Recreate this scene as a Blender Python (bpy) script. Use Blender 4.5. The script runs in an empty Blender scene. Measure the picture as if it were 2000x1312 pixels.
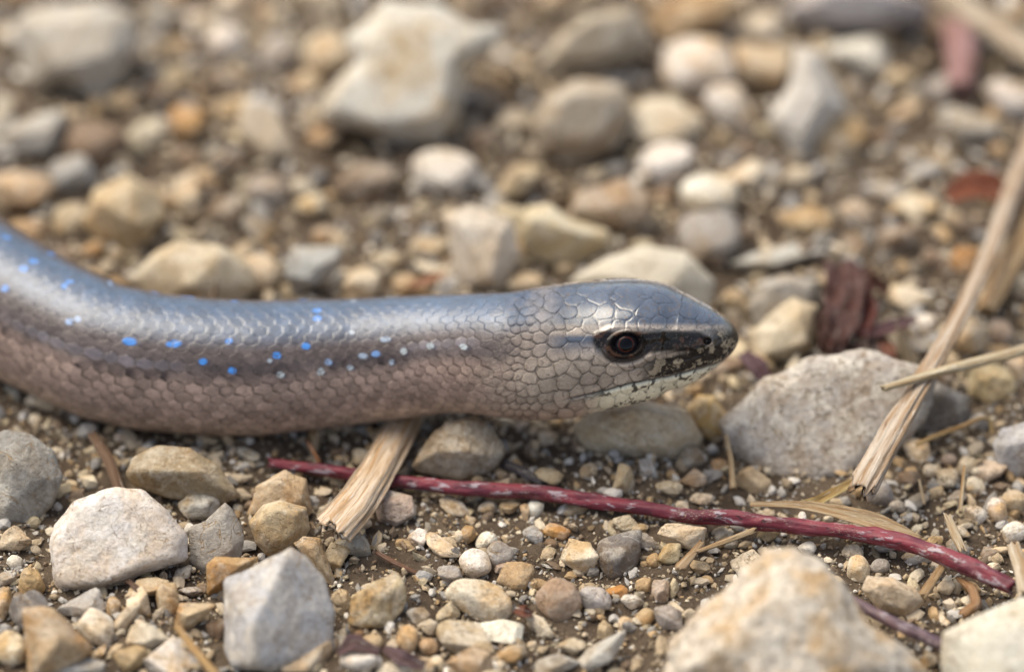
import bpy, bmesh, math, random
import numpy as np
from mathutils import Vector

# ------------------------------------------------------------------ camera, sky, sun, exposure
scene = bpy.context.scene
COL = scene.collection
MM = 0.001
TH = math.radians(40.0)            # how far the camera looks down
FPX = 154.0 / 36.0 * 2000.0        # focal length in photo pixels
DIST = 330.0                       # lens to the plane of focus, mm
RV = np.array([1.0, 0.0, 0.0])
UV = np.array([0.0, math.sin(TH), math.cos(TH)])
BV = np.array([0.0, -math.cos(TH), math.sin(TH)])
CAMP = np.array([0.0, 0.0, 13.3]) + BV * DIST

cam_d = bpy.data.cameras.new('camera')
cam = bpy.data.objects.new('camera', cam_d)
COL.objects.link(cam)
cam.location = Vector(CAMP * MM)
cam.rotation_euler = (math.radians(90) - TH, 0, 0)
cam_d.sensor_width = 36.0
cam_d.lens = 154.0
cam_d.clip_start = 0.005
cam_d.clip_end = 200.0
cam_d.dof.use_dof = True
cam_d.dof.focus_distance = 0.3300
cam_d.dof.aperture_fstop = 11.5
cam_d.dof.aperture_blades = 0
scene.camera = cam

SUN_EL, SUN_AZ = math.radians(60), math.radians(-55)     # azimuth from +Y towards +X
world = bpy.data.worlds.new('World')
scene.world = world
world.use_nodes = True
wn = world.node_tree.nodes; wl = world.node_tree.links
wn.clear()
w_out = wn.new('ShaderNodeOutputWorld'); w_bg = wn.new('ShaderNodeBackground')
w_sky = wn.new('ShaderNodeTexSky'); w_hs = wn.new('ShaderNodeHueSaturation')
w_sky.sky_type = 'NISHITA'; w_sky.sun_disc = False
w_sky.sun_elevation = SUN_EL; w_sky.sun_rotation = SUN_AZ
w_sky.air_density = 1.0; w_sky.dust_density = 2.0
w_hs.inputs['Saturation'].default_value = 0.60            # thin overcast
w_bg.inputs['Strength'].default_value = 0.078
wl.new(w_sky.outputs[0], w_hs.inputs['Color']); wl.new(w_hs.outputs[0], w_bg.inputs['Color'])
wl.new(w_bg.outputs[0], w_out.inputs['Surface'])

sun_d = bpy.data.lights.new('sun', 'SUN')
sun_d.energy = 1.45; sun_d.angle = math.radians(52); sun_d.color = (1.0, 0.885, 0.70)
sun = bpy.data.objects.new('sun', sun_d); COL.objects.link(sun)
sdir = Vector((math.cos(SUN_EL) * math.sin(SUN_AZ), math.cos(SUN_EL) * math.cos(SUN_AZ), math.sin(SUN_EL)))
sun.rotation_euler = sdir.to_track_quat('Z', 'Y').to_euler()
sun.location = sdir * 2.0

scene.view_settings.view_transform = 'Standard'
scene.view_settings.look = 'None'
scene.view_settings.gamma = 1.0
scene.view_settings.exposure = 1.66

rng = np.random.default_rng(11)
random.seed(5)

# ------------------------------------------------------------------ helpers
def ray(u, v):
    d = (u - 1000.0) / FPX * RV - (v - 656.0) / FPX * UV - BV
    return d
def at_z(u, v, z):
    """point (mm) where the line of sight through photo pixel u, v meets height z"""
    d = ray(u, v)
    return CAMP + d * ((z - CAMP[2]) / d[2])
def project(P):
    d = P - CAMP
    dep = -(d @ BV)
    return 1000.0 + FPX * (d @ RV) / dep, 656.0 - FPX * (d @ UV) / dep, dep
def smooth(a, b, x):
    t = np.clip((x - a) / (b - a), 0, 1)
    return t * t * (3 - 2 * t)

def _hash(ix, iy, iz, seed):
    n = (ix * 73856093) ^ (iy * 19349663) ^ (iz * 83492791) ^ (seed * 2654435761 & 0x7fffffff)
    n = (n ^ (n >> 13)) * 1274126177 & 0x7fffffff
    n = (n ^ (n >> 16)) * 374761393 & 0x7fffffff
    return (n & 0xffff) / 32767.5 - 1.0
def vnoise(p, seed=0):
    p = np.asarray(p, float)
    i = np.floor(p).astype(np.int64); f = p - i
    f = f * f * (3 - 2 * f)
    r = 0.0
    for dx in (0, 1):
        wx = f[..., 0] if dx else 1 - f[..., 0]
        for dy in (0, 1):
            wy = f[..., 1] if dy else 1 - f[..., 1]
            for dz in (0, 1):
                wz = f[..., 2] if dz else 1 - f[..., 2]
                r = r + wx * wy * wz * _hash(i[..., 0] + dx, i[..., 1] + dy, i[..., 2] + dz, seed)
    return r
def fbm(p, octaves=3, seed=0, gain=0.5):
    r, a, f = 0.0, 1.0, 1.0
    for o in range(octaves):
        r = r + a * vnoise(p * f + 17.3 * o, seed + o)
        a *= gain; f *= 2.03
    return r

def mk_mesh(name, V, F, smooth_shade=True):
    """V in mm (n,3), F (m,3) or (m,4) ints"""
    V = np.ascontiguousarray(np.asarray(V, np.float32) * MM)
    F = np.ascontiguousarray(F, np.int32)
    k = F.shape[1]
    me = bpy.data.meshes.new(name)
    me.vertices.add(len(V)); me.vertices.foreach_set('co', V.ravel())
    me.loops.add(F.size); me.loops.foreach_set('vertex_index', F.ravel())
    me.polygons.add(len(F))
    me.polygons.foreach_set('loop_start', np.arange(0, F.size, k, dtype=np.int32))
    me.polygons.foreach_set('use_smooth', np.full(len(F), smooth_shade, dtype=bool))
    me.update(calc_edges=True)
    me.validate()
    return me
def link(name, me, mat=None, parent=None, loc=(0, 0, 0)):
    o = bpy.data.objects.new(name, me)
    COL.objects.link(o)
    o.location = Vector(np.asarray(loc, float) * MM)
    if mat is not None:
        me.materials.clear(); me.materials.append(mat)
    if parent is not None:
        o.parent = parent
    return o
def tag(o, label, cat, group=None, kind=None):
    if label: o['label'] = label
    if cat: o['category'] = cat
    if group: o['group'] = group
    if kind: o['kind'] = kind
    return o
def set_attr(me, name, typ, data):
    a = me.attributes.new(name, typ, 'POINT')
    key = {'FLOAT': 'value', 'FLOAT_VECTOR': 'vector', 'FLOAT_COLOR': 'color'}[typ]
    a.data.foreach_set(key, np.ascontiguousarray(data, np.float32).ravel())

_ico = {}
def ico(level):
    if level not in _ico:
        bm = bmesh.new(); bmesh.ops.create_icosphere(bm, subdivisions=level, radius=1.0)
        bm.verts.ensure_lookup_table()
        V = np.array([v.co[:] for v in bm.verts]); F = np.array([[v.index for v in f.verts] for f in bm.faces])
        bm.free(); _ico[level] = (V / np.linalg.norm(V, axis=1)[:, None], F)
    return _ico[level]

# ------------------------------------------------------------------ materials
def new_mat(name):
    m = bpy.data.materials.new(name); m.use_nodes = True
    nt = m.node_tree; b = nt.nodes['Principled BSDF']
    return m, nt, b
class NT:
    def __init__(s, nt): s.nt = nt
    def n(s, typ, **kw):
        nd = s.nt.nodes.new(typ)
        for k, v in kw.items(): setattr(nd, k, v)
        return nd
    def l(s, a, b): s.nt.links.new(a, b)
    def val(s, x, sock):
        if isinstance(x, (int, float)): sock.default_value = x
        elif isinstance(x, tuple): sock.default_value = x if len(sock.default_value) == len(x) else x + (1.0,)
        else: s.l(x, sock)
    def math(s, op, a, b=0.0, c=None, clamp=False):
        nd = s.n('ShaderNodeMath', operation=op, use_clamp=clamp)
        s.val(a, nd.inputs[0]); s.val(b, nd.inputs[1])
        if c is not None: s.val(c, nd.inputs[2])
        return nd.outputs[0]
    def mix(s, f, a, b, blend='MIX'):
        nd = s.n('ShaderNodeMix', data_type='RGBA', blend_type=blend)
        s.val(f, nd.inputs[0]); s.val(a, nd.inputs[6]); s.val(b, nd.inputs[7])
        return nd.outputs[2]
    def noise(s, vec, scale, detail=3.0, rough=0.55, dist=0.0):
        nd = s.n('ShaderNodeTexNoise')
        s.l(vec, nd.inputs['Vector']); nd.inputs['Scale'].default_value = scale
        nd.inputs['Detail'].default_value = detail; nd.inputs['Roughness'].default_value = rough
        nd.inputs['Distortion'].default_value = dist
        return nd.outputs['Fac']
    def ramp(s, f, lo, hi):
        nd = s.n('ShaderNodeMapRange', interpolation_type='SMOOTHSTEP')
        s.val(f, nd.inputs['Value']); nd.inputs['From Min'].default_value = lo; nd.inputs['From Max'].default_value = hi
        return nd.outputs[0]
    def bump(s, h, dist, strength=1.0, normal=None):
        nd = s.n('ShaderNodeBump')
        s.l(h, nd.inputs['Height']); nd.inputs['Distance'].default_value = dist
        s.val(strength, nd.inputs['Strength'])
        if normal is not None: s.l(normal, nd.inputs['Normal'])
        return nd.outputs[0]

def stone_material():
    m, nt, b = new_mat('limestone'); g = NT(nt)
    tc = g.n('ShaderNodeTexCoord'); oi = g.n('ShaderNodeObjectInfo')
    sc = g.n('ShaderNodeVectorMath', operation='SCALE'); g.l(tc.outputs['Object'], sc.inputs[0]); sc.inputs['Scale'].default_value = 1000.0
    off = g.n('ShaderNodeVectorMath', operation='ADD'); g.l(sc.outputs[0], off.inputs[0])
    r100 = g.math('MULTIPLY', oi.outputs['Random'], 137.0); g.l(r100, off.inputs[1])
    P = off.outputs[0]
    def oattr(name):
        a = g.n('ShaderNodeAttribute', attribute_type='OBJECT', attribute_name=name); return a.outputs['Fac']
    stain, pits, vein = oattr('stain'), oattr('pits'), oattr('vein')
    base = oi.outputs['Color']
    big = g.ramp(g.noise(P, 0.33, 5, 0.62, 0.4), 0.40, 0.66)
    warm = g.mix(1.0, base, (0.78, 0.56, 0.30), 'MULTIPLY')
    c = g.mix(g.math('MULTIPLY', big, stain), base, warm)
    # paler chalky patches and greyer patches with shapes of their own
    pale = g.ramp(g.noise(P, 0.55, 6, 0.65, 0.8), 0.47, 0.60)
    c = g.mix(g.math('MULTIPLY', pale, vein), c, (0.62, 0.58, 0.50))
    crk = g.math('ABSOLUTE', g.math('SUBTRACT', g.noise(P, 0.30, 4, 0.6, 1.2), 0.5))
    crack = g.math('MULTIPLY', g.ramp(crk, 0.011, 0.003), g.ramp(g.noise(P, 0.45, 2, 0.5), 0.46, 0.56))
    c = g.mix(g.math('MULTIPLY', crack, 0.65), c, (0.30, 0.19, 0.08))
    mid = g.noise(P, 2.2, 5, 0.7)
    c = g.mix(1.0, c, g.mix(g.ramp(mid, 0.3, 0.7), (0.80, 0.77, 0.73), (1.14, 1.14, 1.14)), 'MULTIPLY')
    fine = g.noise(P, 9.0, 3, 0.7)
    c = g.mix(1.0, c, g.mix(fine, (0.86, 0.85, 0.83), (1.12, 1.12, 1.12)), 'MULTIPLY')
    speck = g.ramp(g.noise(P, 4.6, 2, 0.5), 0.69, 0.74)
    c = g.mix(g.math('MULTIPLY', speck, 0.7), c, (0.10, 0.065, 0.035))
    # clinging soil in patches
    soil = g.math('MULTIPLY', g.ramp(g.noise(P, 0.8, 6, 0.7), 0.50, 0.62), g.ramp(g.noise(P, 5.0, 3, 0.7), 0.40, 0.62))
    c = g.mix(g.math('MULTIPLY', soil, g.math('MULTIPLY', stain, 0.75)), c, (0.17, 0.115, 0.065))
    pit = g.math('MULTIPLY', g.ramp(g.noise(P, 1.9, 4, 0.6), 0.56, 0.68), pits)
    c = g.mix(g.math('MULTIPLY', pit, 0.55), c, (0.27, 0.19, 0.10))
    g.l(c, b.inputs['Base Color'])
    b.inputs['Roughness'].default_value = 0.62; b.inputs['Specular IOR Level'].default_value = 0.38
    h = g.math('ADD', g.math('MULTIPLY', mid, 1.0), g.math('MULTIPLY', fine, 0.35))
    h = g.math('ADD', h, g.math('MULTIPLY', g.noise(P, 22.0, 2, 0.6), 0.16))
    h = g.math('SUBTRACT', h, g.math('MULTIPLY', pit, 1.3))
    h = g.math('SUBTRACT', h, g.math('MULTIPLY', crack, 0.5))
    h = g.math('ADD', h, g.math('MULTIPLY', g.noise(P, 0.8, 4, 0.6, 0.5), 1.6))
    h = g.math('SUBTRACT', h, g.math('MULTIPLY', speck, 0.15))
    g.l(g.bump(h, 0.00022, 0.85), b.inputs['Normal'])
    return m

def soil_material():
    m, nt, b = new_mat('soil'); g = NT(nt)
    tc = g.n('ShaderNodeTexCoord')
    sc = g.n('ShaderNodeVectorMath', operation='SCALE'); g.l(tc.outputs['Object'], sc.inputs[0]); sc.inputs['Scale'].default_value = 1000.0
    P = sc.outputs[0]
    n1 = g.noise(P, 0.12, 5, 0.6); n2 = g.noise(P, 1.3, 5, 0.7); n3 = g.noise(P, 6.0, 3, 0.7)
    c = g.mix(g.ramp(n1, 0.35, 0.65), (0.080, 0.056, 0.037), (0.150, 0.112, 0.076))
    c = g.mix(1.0, c, g.mix(n2, (0.55, 0.52, 0.50), (1.40, 1.40, 1.40)), 'MULTIPLY')
    c = g.mix(g.ramp(n3, 0.60, 0.70), c, (0.27, 0.215, 0.15))
    c = g.mix(g.ramp(n3, 0.36, 0.28), c, (0.060, 0.042, 0.028))
    g.l(c, b.inputs['Base Color']); b.inputs['Roughness'].default_value = 0.85
    b.inputs['Specular IOR Level'].default_value = 0.25
    h = g.math('ADD', g.math('MULTIPLY', n2, 1.2), g.math('MULTIPLY', n3, 0.6))
    h = g.math('ADD', h, g.math('MULTIPLY', g.noise(P, 18.0, 2, 0.6), 0.25))
    g.l(g.bump(h, 0.0005, 1.0), b.inputs['Normal'])
    return m

def grit_material():
    m, nt, b = new_mat('grit'); g = NT(nt)
    a = g.n('ShaderNodeAttribute', attribute_name='Col')
    tc = g.n('ShaderNodeTexCoord')
    sc = g.n('ShaderNodeVectorMath', operation='SCALE'); g.l(tc.outputs['Object'], sc.inputs[0]); sc.inputs['Scale'].default_value = 1000.0
    n = g.noise(sc.outputs[0], 5.0, 3, 0.65)
    c = g.mix(1.0, a.outputs['Color'], g.mix(n, (0.62, 0.60, 0.58), (1.34, 1.34, 1.34)), 'MULTIPLY')
    g.l(c, b.inputs['Base Color']); b.inputs['Roughness'].default_value = 0.6; b.inputs['Specular IOR Level'].default_value = 0.38
    g.l(g.bump(n, 0.00015, 0.8), b.inputs['Normal'])
    return m

def skin_material():
    m, nt, b = new_mat('scaly_skin'); g = NT(nt)
    a = g.n('ShaderNodeAttribute', attribute_name='Col'); gl = g.n('ShaderNodeAttribute', attribute_name='gloss')
    tc = g.n('ShaderNodeTexCoord')
    sc = g.n('ShaderNodeVectorMath', operation='SCALE'); g.l(tc.outputs['Object'], sc.inputs[0]); sc.inputs['Scale'].default_value = 1000.0
    n = g.noise(sc.outputs[0], 5.5, 4, 0.7)
    n2 = g.noise(sc.outputs[0], 16.0, 2, 0.6)
    c = g.mix(1.0, a.outputs['Color'], g.mix(n, (0.52, 0.50, 0.48), (1.46, 1.46, 1.46)), 'MULTIPLY')
    g.l(c, b.inputs['Base Color'])
    g.l(g.math('SUBTRACT', 0.38, g.math('MULTIPLY', gl.outputs['Fac'], 0.24)), b.inputs['Roughness'])
    sp = g.n('ShaderNodeAttribute', attribute_name='spec'); g.l(sp.outputs['Fac'], b.inputs['Specular IOR Level'])
    g.l(g.math('MULTIPLY', sp.outputs['Fac'], 0.55), b.inputs['Coat Weight']); b.inputs['Coat IOR'].default_value = 1.5
    g.l(g.math('SUBTRACT', 0.34, g.math('MULTIPLY', gl.outputs['Fac'], 0.22)), b.inputs['Coat Roughness'])
    h = g.math('ADD', n, g.math('MULTIPLY', n2, 0.4))
    st = g.math('SUBTRACT', 0.55, g.math('MULTIPLY', gl.outputs['Fac'], 0.42))
    g.l(g.bump(h, 0.00009, st), b.inputs['Normal'])
    return m

def plain_gloss(name, col, rough, coat=1.0, inner=None):
    m, nt, b = new_mat(name); g = NT(nt)
    tc = g.n('ShaderNodeTexCoord')
    sc = g.n('ShaderNodeVectorMath', operation='SCALE'); g.l(tc.outputs['Object'], sc.inputs[0]); sc.inputs['Scale'].default_value = 1000.0
    n = g.noise(sc.outputs[0], 7.0, 3, 0.7)
    g.l(g.mix(n, tuple(c * 0.45 for c in col), tuple(c * 1.5 for c in col)), b.inputs['Base Color'])
    b.inputs['Roughness'].default_value = rough
    b.inputs['Coat Weight'].default_value = coat; b.inputs['Coat Roughness'].default_value = 0.03
    b.inputs['Specular IOR Level'].default_value = 0.12; b.inputs['Coat IOR'].default_value = 1.35
    return m

def fibre_material(name, red=False):
    """straw, twigs, bark: grain runs along the piece (attribute fib = along, around, seed)"""
    m, nt, b = new_mat(name); g = NT(nt)
    a = g.n('ShaderNodeAttribute', attribute_name='fib'); oi = g.n('ShaderNodeObjectInfo')
    mp = g.n('ShaderNodeMapping'); g.l(a.outputs['Vector'], mp.inputs['Vector'])
    base = oi.outputs['Color']
    if red:
        mp.inputs['Scale'].default_value = (0.55, 1.5, 1.0)
        P = mp.outputs[0]
        c = g.mix(g.ramp(g.noise(P, 0.7, 4, 0.6), 0.35, 0.7), base, g.mix(1.0, base, (0.42, 0.40, 0.60), 'MULTIPLY'))
        fleck = g.math('MULTIPLY', g.ramp(g.noise(P, 1.0, 4, 0.6), 0.54, 0.61), g.ramp(g.noise(P, 0.23, 2, 0.5), 0.38, 0.54))
        c = g.mix(g.math('MULTIPLY', fleck, 0.8), c, (0.36, 0.31, 0.34))
        dark = g.ramp(g.noise(P, 1.9, 3, 0.5), 0.63, 0.68)
        c = g.mix(g.math('MULTIPLY', dark, 0.85), c, (0.035, 0.015, 0.02))
        dust = g.math('MULTIPLY', g.ramp(g.noise(P, 0.5, 3, 0.6), 0.45, 0.65), g.ramp(g.noise(P, 9.0, 2, 0.5), 0.56, 0.62))
        c = g.mix(g.math('MULTIPLY', dust, 0.8), c, (0.38, 0.31, 0.22))
        fine = g.noise(P, 6.0, 3, 0.6)
        h = g.math('ADD', g.math('MULTIPLY', fine, 0.5), g.math('ADD', g.math('MULTIPLY', fleck, 0.5), g.math('MULTIPLY', dark, -0.7)))
        b.inputs['Roughness'].default_value = 0.55
        bd = 0.00008
    else:
        mp.inputs['Scale'].default_value = (0.16, 2.2, 1.0)
        P = mp.outputs[0]
        n1 = g.noise(P, 1.0, 5, 0.65); n2 = g.noise(P, 3.5, 4, 0.7)
        c = g.mix(g.ramp(n1, 0.36, 0.66), g.mix(1.0, base, (0.62, 0.46, 0.30), 'MULTIPLY'), base)
        c = g.mix(g.ramp(n2, 0.58, 0.72), c, (0.60, 0.55, 0.48))
        c = g.mix(g.ramp(n2, 0.40, 0.28), c, g.mix(1.0, base, (0.26, 0.16, 0.10), 'MULTIPLY'))
        h = g.math('ADD', g.math('MULTIPLY', n1, 0.6), n2)
        b.inputs['Roughness'].default_value = 0.6
        bd = 0.00025
    g.l(c, b.inputs['Base Color']); b.inputs['Specular IOR Level'].default_value = 0.4
    g.l(g.bump(h, bd, 0.9), b.inputs['Normal'])
    return m

M_STONE, M_SOIL, M_GRIT, M_SKIN = stone_material(), soil_material(), grit_material(), skin_material()
M_EYE = plain_gloss('eyeball', (0.012, 0.010, 0.012), 0.15, 0.4)
M_IRIS = plain_gloss('iris', (0.040, 0.0065, 0.002), 0.4, 0.15)
M_PUPIL = plain_gloss('pupil', (0.001, 0.001, 0.002), 0.10, 0.25)
M_STRAW, M_RED = fibre_material('dry_straw'), fibre_material('red_bark', True)

# ------------------------------------------------------------------ the ground
def ground_h(x, y):
    p = np.stack([np.asarray(x, float), np.asarray(y, float), np.zeros_like(np.asarray(x, float))], -1)
    return 0.55 * fbm(p * 0.11, 2, 3) + 0.30 * fbm(p * 0.42, 3, 7)
def build_ground():
    def axis(lo, hi, step):
        mid = np.arange(lo, hi + 1e-6, step)
        out = step * 1.5 * (1.35 ** np.arange(1, 36))
        out = np.cumsum(out); out = out[out < 60000]
        return np.concatenate([lo - out[::-1], mid, hi + out])
    xs, ys = axis(-52, 52, 0.42), axis(-34, 112, 0.42)
    X, Y = np.meshgrid(xs, ys)
    p = np.stack([X, Y, np.zeros_like(X)], -1)
    near = 1 - smooth(120, 400, np.hypot(X, Y - 40))
    Z = (ground_h(X, Y) + 0.16 * fbm(p * 1.3, 3, 23, 0.6)) * near
    V = np.stack([X, Y, Z], -1).reshape(-1, 3)
    nx, ny = len(xs), len(ys)
    i = np.arange(nx * ny).reshape(ny, nx)
    F = np.stack([i[:-1, :-1], i[:-1, 1:], i[1:, 1:], i[1:, :-1]], -1).reshape(-1, 4)
    o = link('ground', mk_mesh('ground', V, F), M_SOIL)
    tag(o, 'brown sandy soil between the stones', 'ground', kind='structure')
build_ground()

# ------------------------------------------------------------------ stones
PAL = dict(white=(.70, .655, .58), cream=(.65, .56, .415), beige=(.53, .435, .31), tan=(.48, .37, .235), ochre=(.44, .30, .155),
           orange=(.50, .29, .10), grey=(.33, .305, .27), bluegrey=(.36, .355, .35), dark=(.17, .16, .15), brown=(.22, .155, .10),
           pink=(.42, .33, .265), palegrey=(.43, .41, .38), yellow=(.52, .43, .28))
LZ = np.array([0.0, math.cos(TH), math.sin(TH)])          # world up in the stone frame (right, view up, towards viewer)
placed = []                                               # px ellipses taken: u, v, w, h

def polytope(D, N, d, p):
    q = np.maximum(D @ N.T, 0) / d
    r = (q ** p).sum(1) ** (-1.0 / p)
    return D * r[:, None]
def rough_up(V, amp, freq, seed, chip=0.0):
    s = np.abs(V).max()
    n = fbm(V / s * freq + seed * 3.7, 3, seed)
    n2 = fbm(V / s * freq * 3.1 + seed * 1.7, 2, seed + 50)
    L = np.linalg.norm(V, axis=1)[:, None]
    ch = np.tanh(9 * vnoise(V / s * 1.5 + seed * 2.3, seed + 90)) + .6 * np.tanh(10 * vnoise(V / s * 3.3 + seed * .7, seed + 95))   # chipped ledges
    return V * (1 + amp * n[:, None] + amp * 0.28 * n2[:, None] + chip * ch[:, None])

def put(name, V, F, u, v, embed, colour, stain, pits, vein, mat=None):
    """V in photo pixels in the frame right / view-up / towards viewer; set down so that it rests in the ground"""
    zc = 2.0
    for _ in range(4):
        P = at_z(u, v, zc); dep = -(P - CAMP) @ BV; k = dep / FPX
        W = (V[:, :1] * RV + V[:, 1:2] * UV + V[:, 2:3] * BV) * k
        zmin, zmax = W[:, 2].min(), W[:, 2].max()
        zc = float(ground_h(P[0], P[1])) - zmin - embed * (zmax - zmin)
    P = at_z(u, v, zc)
    o = link(name, mk_mesh(name, W, F), mat or M_STONE, loc=P)
    c = np.array(PAL[colour] if isinstance(colour, str) else colour)
    o.color = tuple(np.clip(c * (0.92 + 0.16 * rng.random()) * (1 + 0.05 * (rng.random(3) - .5)), 0, .8)) + (1.0,)
    o['stain'] = float(stain); o['pits'] = float(pits); o['vein'] = float(vein)
    return o

def pebble(u, v, w, h, rot, colour, label=None, kind='a', name='pebble', level=None, embed=0.22, group=None, thick=None, pits=0.15, lift=0):
    """kind: a angular, r rounded, l lumpy"""
    seed = int(rng.integers(1, 99999))
    level = level or (5 if max(w, h) > 85 and v > 600 else 4)
    K, p, amp = dict(a=(10, 40, .028), r=(24, 10, .03), l=(16, 16, .085), f=(6, 60, .02))[kind]
    N = rng.normal(size=(K, 3)); N[0] = LZ + rng.normal(size=3) * .12
    N /= np.linalg.norm(N, axis=1)[:, None]
    N = np.concatenate([N, -N[: K // 2] + rng.normal(size=(K // 2, 3)) * .35]); N /= np.linalg.norm(N, axis=1)[:, None]
    d = rng.uniform(.70, 1.0, len(N)) if kind != 'r' else rng.uniform(.86, 1.0, len(N))
    d[0] = rng.uniform(.55, .8)
    D, F = ico(level)
    V = polytope(D, N, d, p)
    V = rough_up(V, amp, 2.2, seed, dict(a=.022, f=.016, l=.02, r=.004)[kind])
    V = V - (V.max(0) + V.min(0)) / 2
    t = thick or 0.5 * (w + h) * rng.uniform(.65, .9)
    V = V / ((V.max(0) - V.min(0)) / 2) * np.array([w / 2, h / 2, t / 2])
    a = math.radians(rot); ca, sa = math.cos(a), math.sin(a)
    V = np.stack([V[:, 0] * ca - V[:, 1] * sa, V[:, 0] * sa + V[:, 1] * ca, V[:, 2]], 1)
    o = put(name, V, F, u, v, embed, colour, rng.uniform(.35, 1.0), pits if kind != 'l' else max(pits, .6), rng.uniform(0, .5))
    if lift: o.location.z += lift * MM
    tag(o, label, 'stone' if name == 'stone' else 'pebble', group)
    placed.append((u, v, w, h))
    return o

def hull_planes(P):
    bm = bmesh.new()
    for q in P: bm.verts.new(q)
    r = bmesh.ops.convex_hull(bm, input=bm.verts)
    bm.normal_update()
    N, d = [], []
    for f in bm.faces:
        n = np.array(f.normal[:]); c = np.array(f.verts[0].co[:])
        dd = float(n @ c)
        if dd < 0: n, dd = -n, -dd
        if dd > 1e-3 and f.calc_area() > 1e-6: N.append(n); d.append(dd)
    bm.free()
    return np.array(N), np.array(d)

def shaped(outline, ridge, thick, colour, label, name='stone', p=26, amp=.022, embed=.2, level=5, stain=.5, pits=.2, vein=.3, cat='stone', mat=None, shrink=.58, freq=2.4, lift=0, group=None, concave=True):
    """a stone with its own outline (photo px) and the crests (u, v, height) of its near faces"""
    O = np.array(outline, float)
    lo, hi = O.min(0), O.max(0); c = (lo + hi) / 2
    pts = [(x - c[0], -(y - c[1]), 0) for x, y in O]
    if ridge: pts += [(x - c[0], -(y - c[1]), hh) for x, y, hh in ridge]
    else: pts += [((x - c[0]) * shrink, -(y - c[1]) * shrink + .06 * thick, thick * .5 * (1 - .25 * ((y - c[1]) / (hi[1] - lo[1])))) for x, y in O]
    pts += [((x - c[0]) * .72, -(y - c[1]) * .72, -thick * .55) for x, y in O]
    N, d = hull_planes(pts)
    D, F = ico(level)
    V = polytope(D, N, d, p * 1.5)
    if concave:
        # follow the hollows of the outline too
        Oc = np.stack([O[:, 0] - c[0], -(O[:, 1] - c[1])], 1)
        ang = np.linspace(-math.pi, math.pi, 361)
        R = np.full(361, 1e9)
        A, B = Oc, np.roll(Oc, -1, 0)
        best = np.zeros(361)
        for a_, b_ in zip(A, B):
            e = b_ - a_
            dx, dy = np.cos(ang), np.sin(ang)
            den = dx * e[1] - dy * e[0]
            with np.errstate(divide='ignore', invalid='ignore'):
                t = (a_[0] * e[1] - a_[1] * e[0]) / den
                s = np.where(np.abs(e[0]) > np.abs(e[1]), (t * dx - a_[0]) / (e[0] if e[0] else 1), (t * dy - a_[1]) / (e[1] if e[1] else 1))
            ok = (t > 0) & (s >= -1e-6) & (s <= 1 + 1e-6)
            best = np.where(ok & (t > best), t, best)
        ker = np.exp(-np.linspace(-2, 2, 11) ** 2); ker /= ker.sum()
        best = np.convolve(np.concatenate([best[-6:-1], best, best[1:6]]), ker, 'valid')
        a2 = np.arctan2(V[:, 1], V[:, 0]); r2 = np.hypot(V[:, 0], V[:, 1])
        # present silhouette by angle
        Rp = np.zeros(361); idx = np.clip(((a2 + math.pi) / (2 * math.pi) * 360).round().astype(int), 0, 360)
        np.maximum.at(Rp, idx, r2)
        for k in range(361):
            if Rp[k] == 0: Rp[k] = Rp[k - 1]
        Rp = np.maximum(Rp, np.roll(Rp, 1)); Rp = np.convolve(np.concatenate([Rp[-4:-1], Rp, Rp[1:4]]), np.ones(7) / 7, 'valid')
        fac = np.clip(np.interp(a2, ang, best / np.maximum(Rp, 1e-6)), .35, 1.25)
        V[:, :2] *= (1 + (fac - 1) * np.clip(r2 / np.interp(a2, ang, Rp), 0, 1) ** 1.5)[:, None]
    V = rough_up(V, amp, freq, int(rng.integers(1, 9999)), .012 if p >= 16 else .004)
    if not concave:
        mid = (V.max(0) + V.min(0)) / 2
        V[:, :2] = (V[:, :2] - mid[:2]) / (V.max(0) - V.min(0))[:2] * (hi - lo)
    o = put(name, V, F, c[0], c[1], embed, colour, stain, pits, vein, mat)
    if lift: o.location.z += lift * MM
    tag(o, label, cat, group)
    placed.append((c[0], c[1], (hi - lo)[0], (hi - lo)[1]))
    return o

# --- large stones with outlines of their own, around and in front of the animal
shaped([(102,1026),(148,977),(225,950),(282,959),(327,998),(363,1040),(368,1093),(292,1114),(232,1139),(197,1153),(120,1160),(102,1132),(99,1061)],
       [(150,1000,34),(230,965,26),(300,985,28),(350,1050,36),(345,1085,40),(285,1098,52),(200,1135,56),(120,1140,46),(112,1060,38)], 70, (.68,.655,.61),
       'large flat white stone with an ochre crack and brown rim', p=30, amp=.02, stain=.5, vein=.4, pits=.12, embed=.12)
shaped([(437,1132),(567,1070),(599,1089),(634,1132),(651,1195),(652,1265),(575,1310),(455,1310),(440,1272)],
       [(566,1078,40),(498,1215,125),(500,1292,120),(450,1295,50)], 120, (.40,.395,.385), 'big blue-grey pyramid-shaped rock with a pale ridge', p=46, amp=.008, stain=.4, vein=.6, pits=.15, embed=.1)
shaped([(486,1019),(514,984),(549,975),(598,991),(605,1033),(590,1060),(563,1079),(521,1086),(500,1061)], None, 100, (.52,.41,.26), 'blocky orange-stained stone with rounded edges beside a grey shard', p=14, amp=.02, stain=.6, embed=.12)
shaped([(368,1033),(401,1019),(437,984),(454,998),(475,1040),(472,1082),(440,1120),(405,1132),(373,1096)], [(400,1040,16),(440,1010,14),(455,1070,22),(400,1105,20)], 34, 'grey',
       'flat grey angular shard with two tiny ochre pebbles lying on it', p=40, amp=.008, stain=.15, vein=.1, pits=0, embed=.15)
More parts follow.
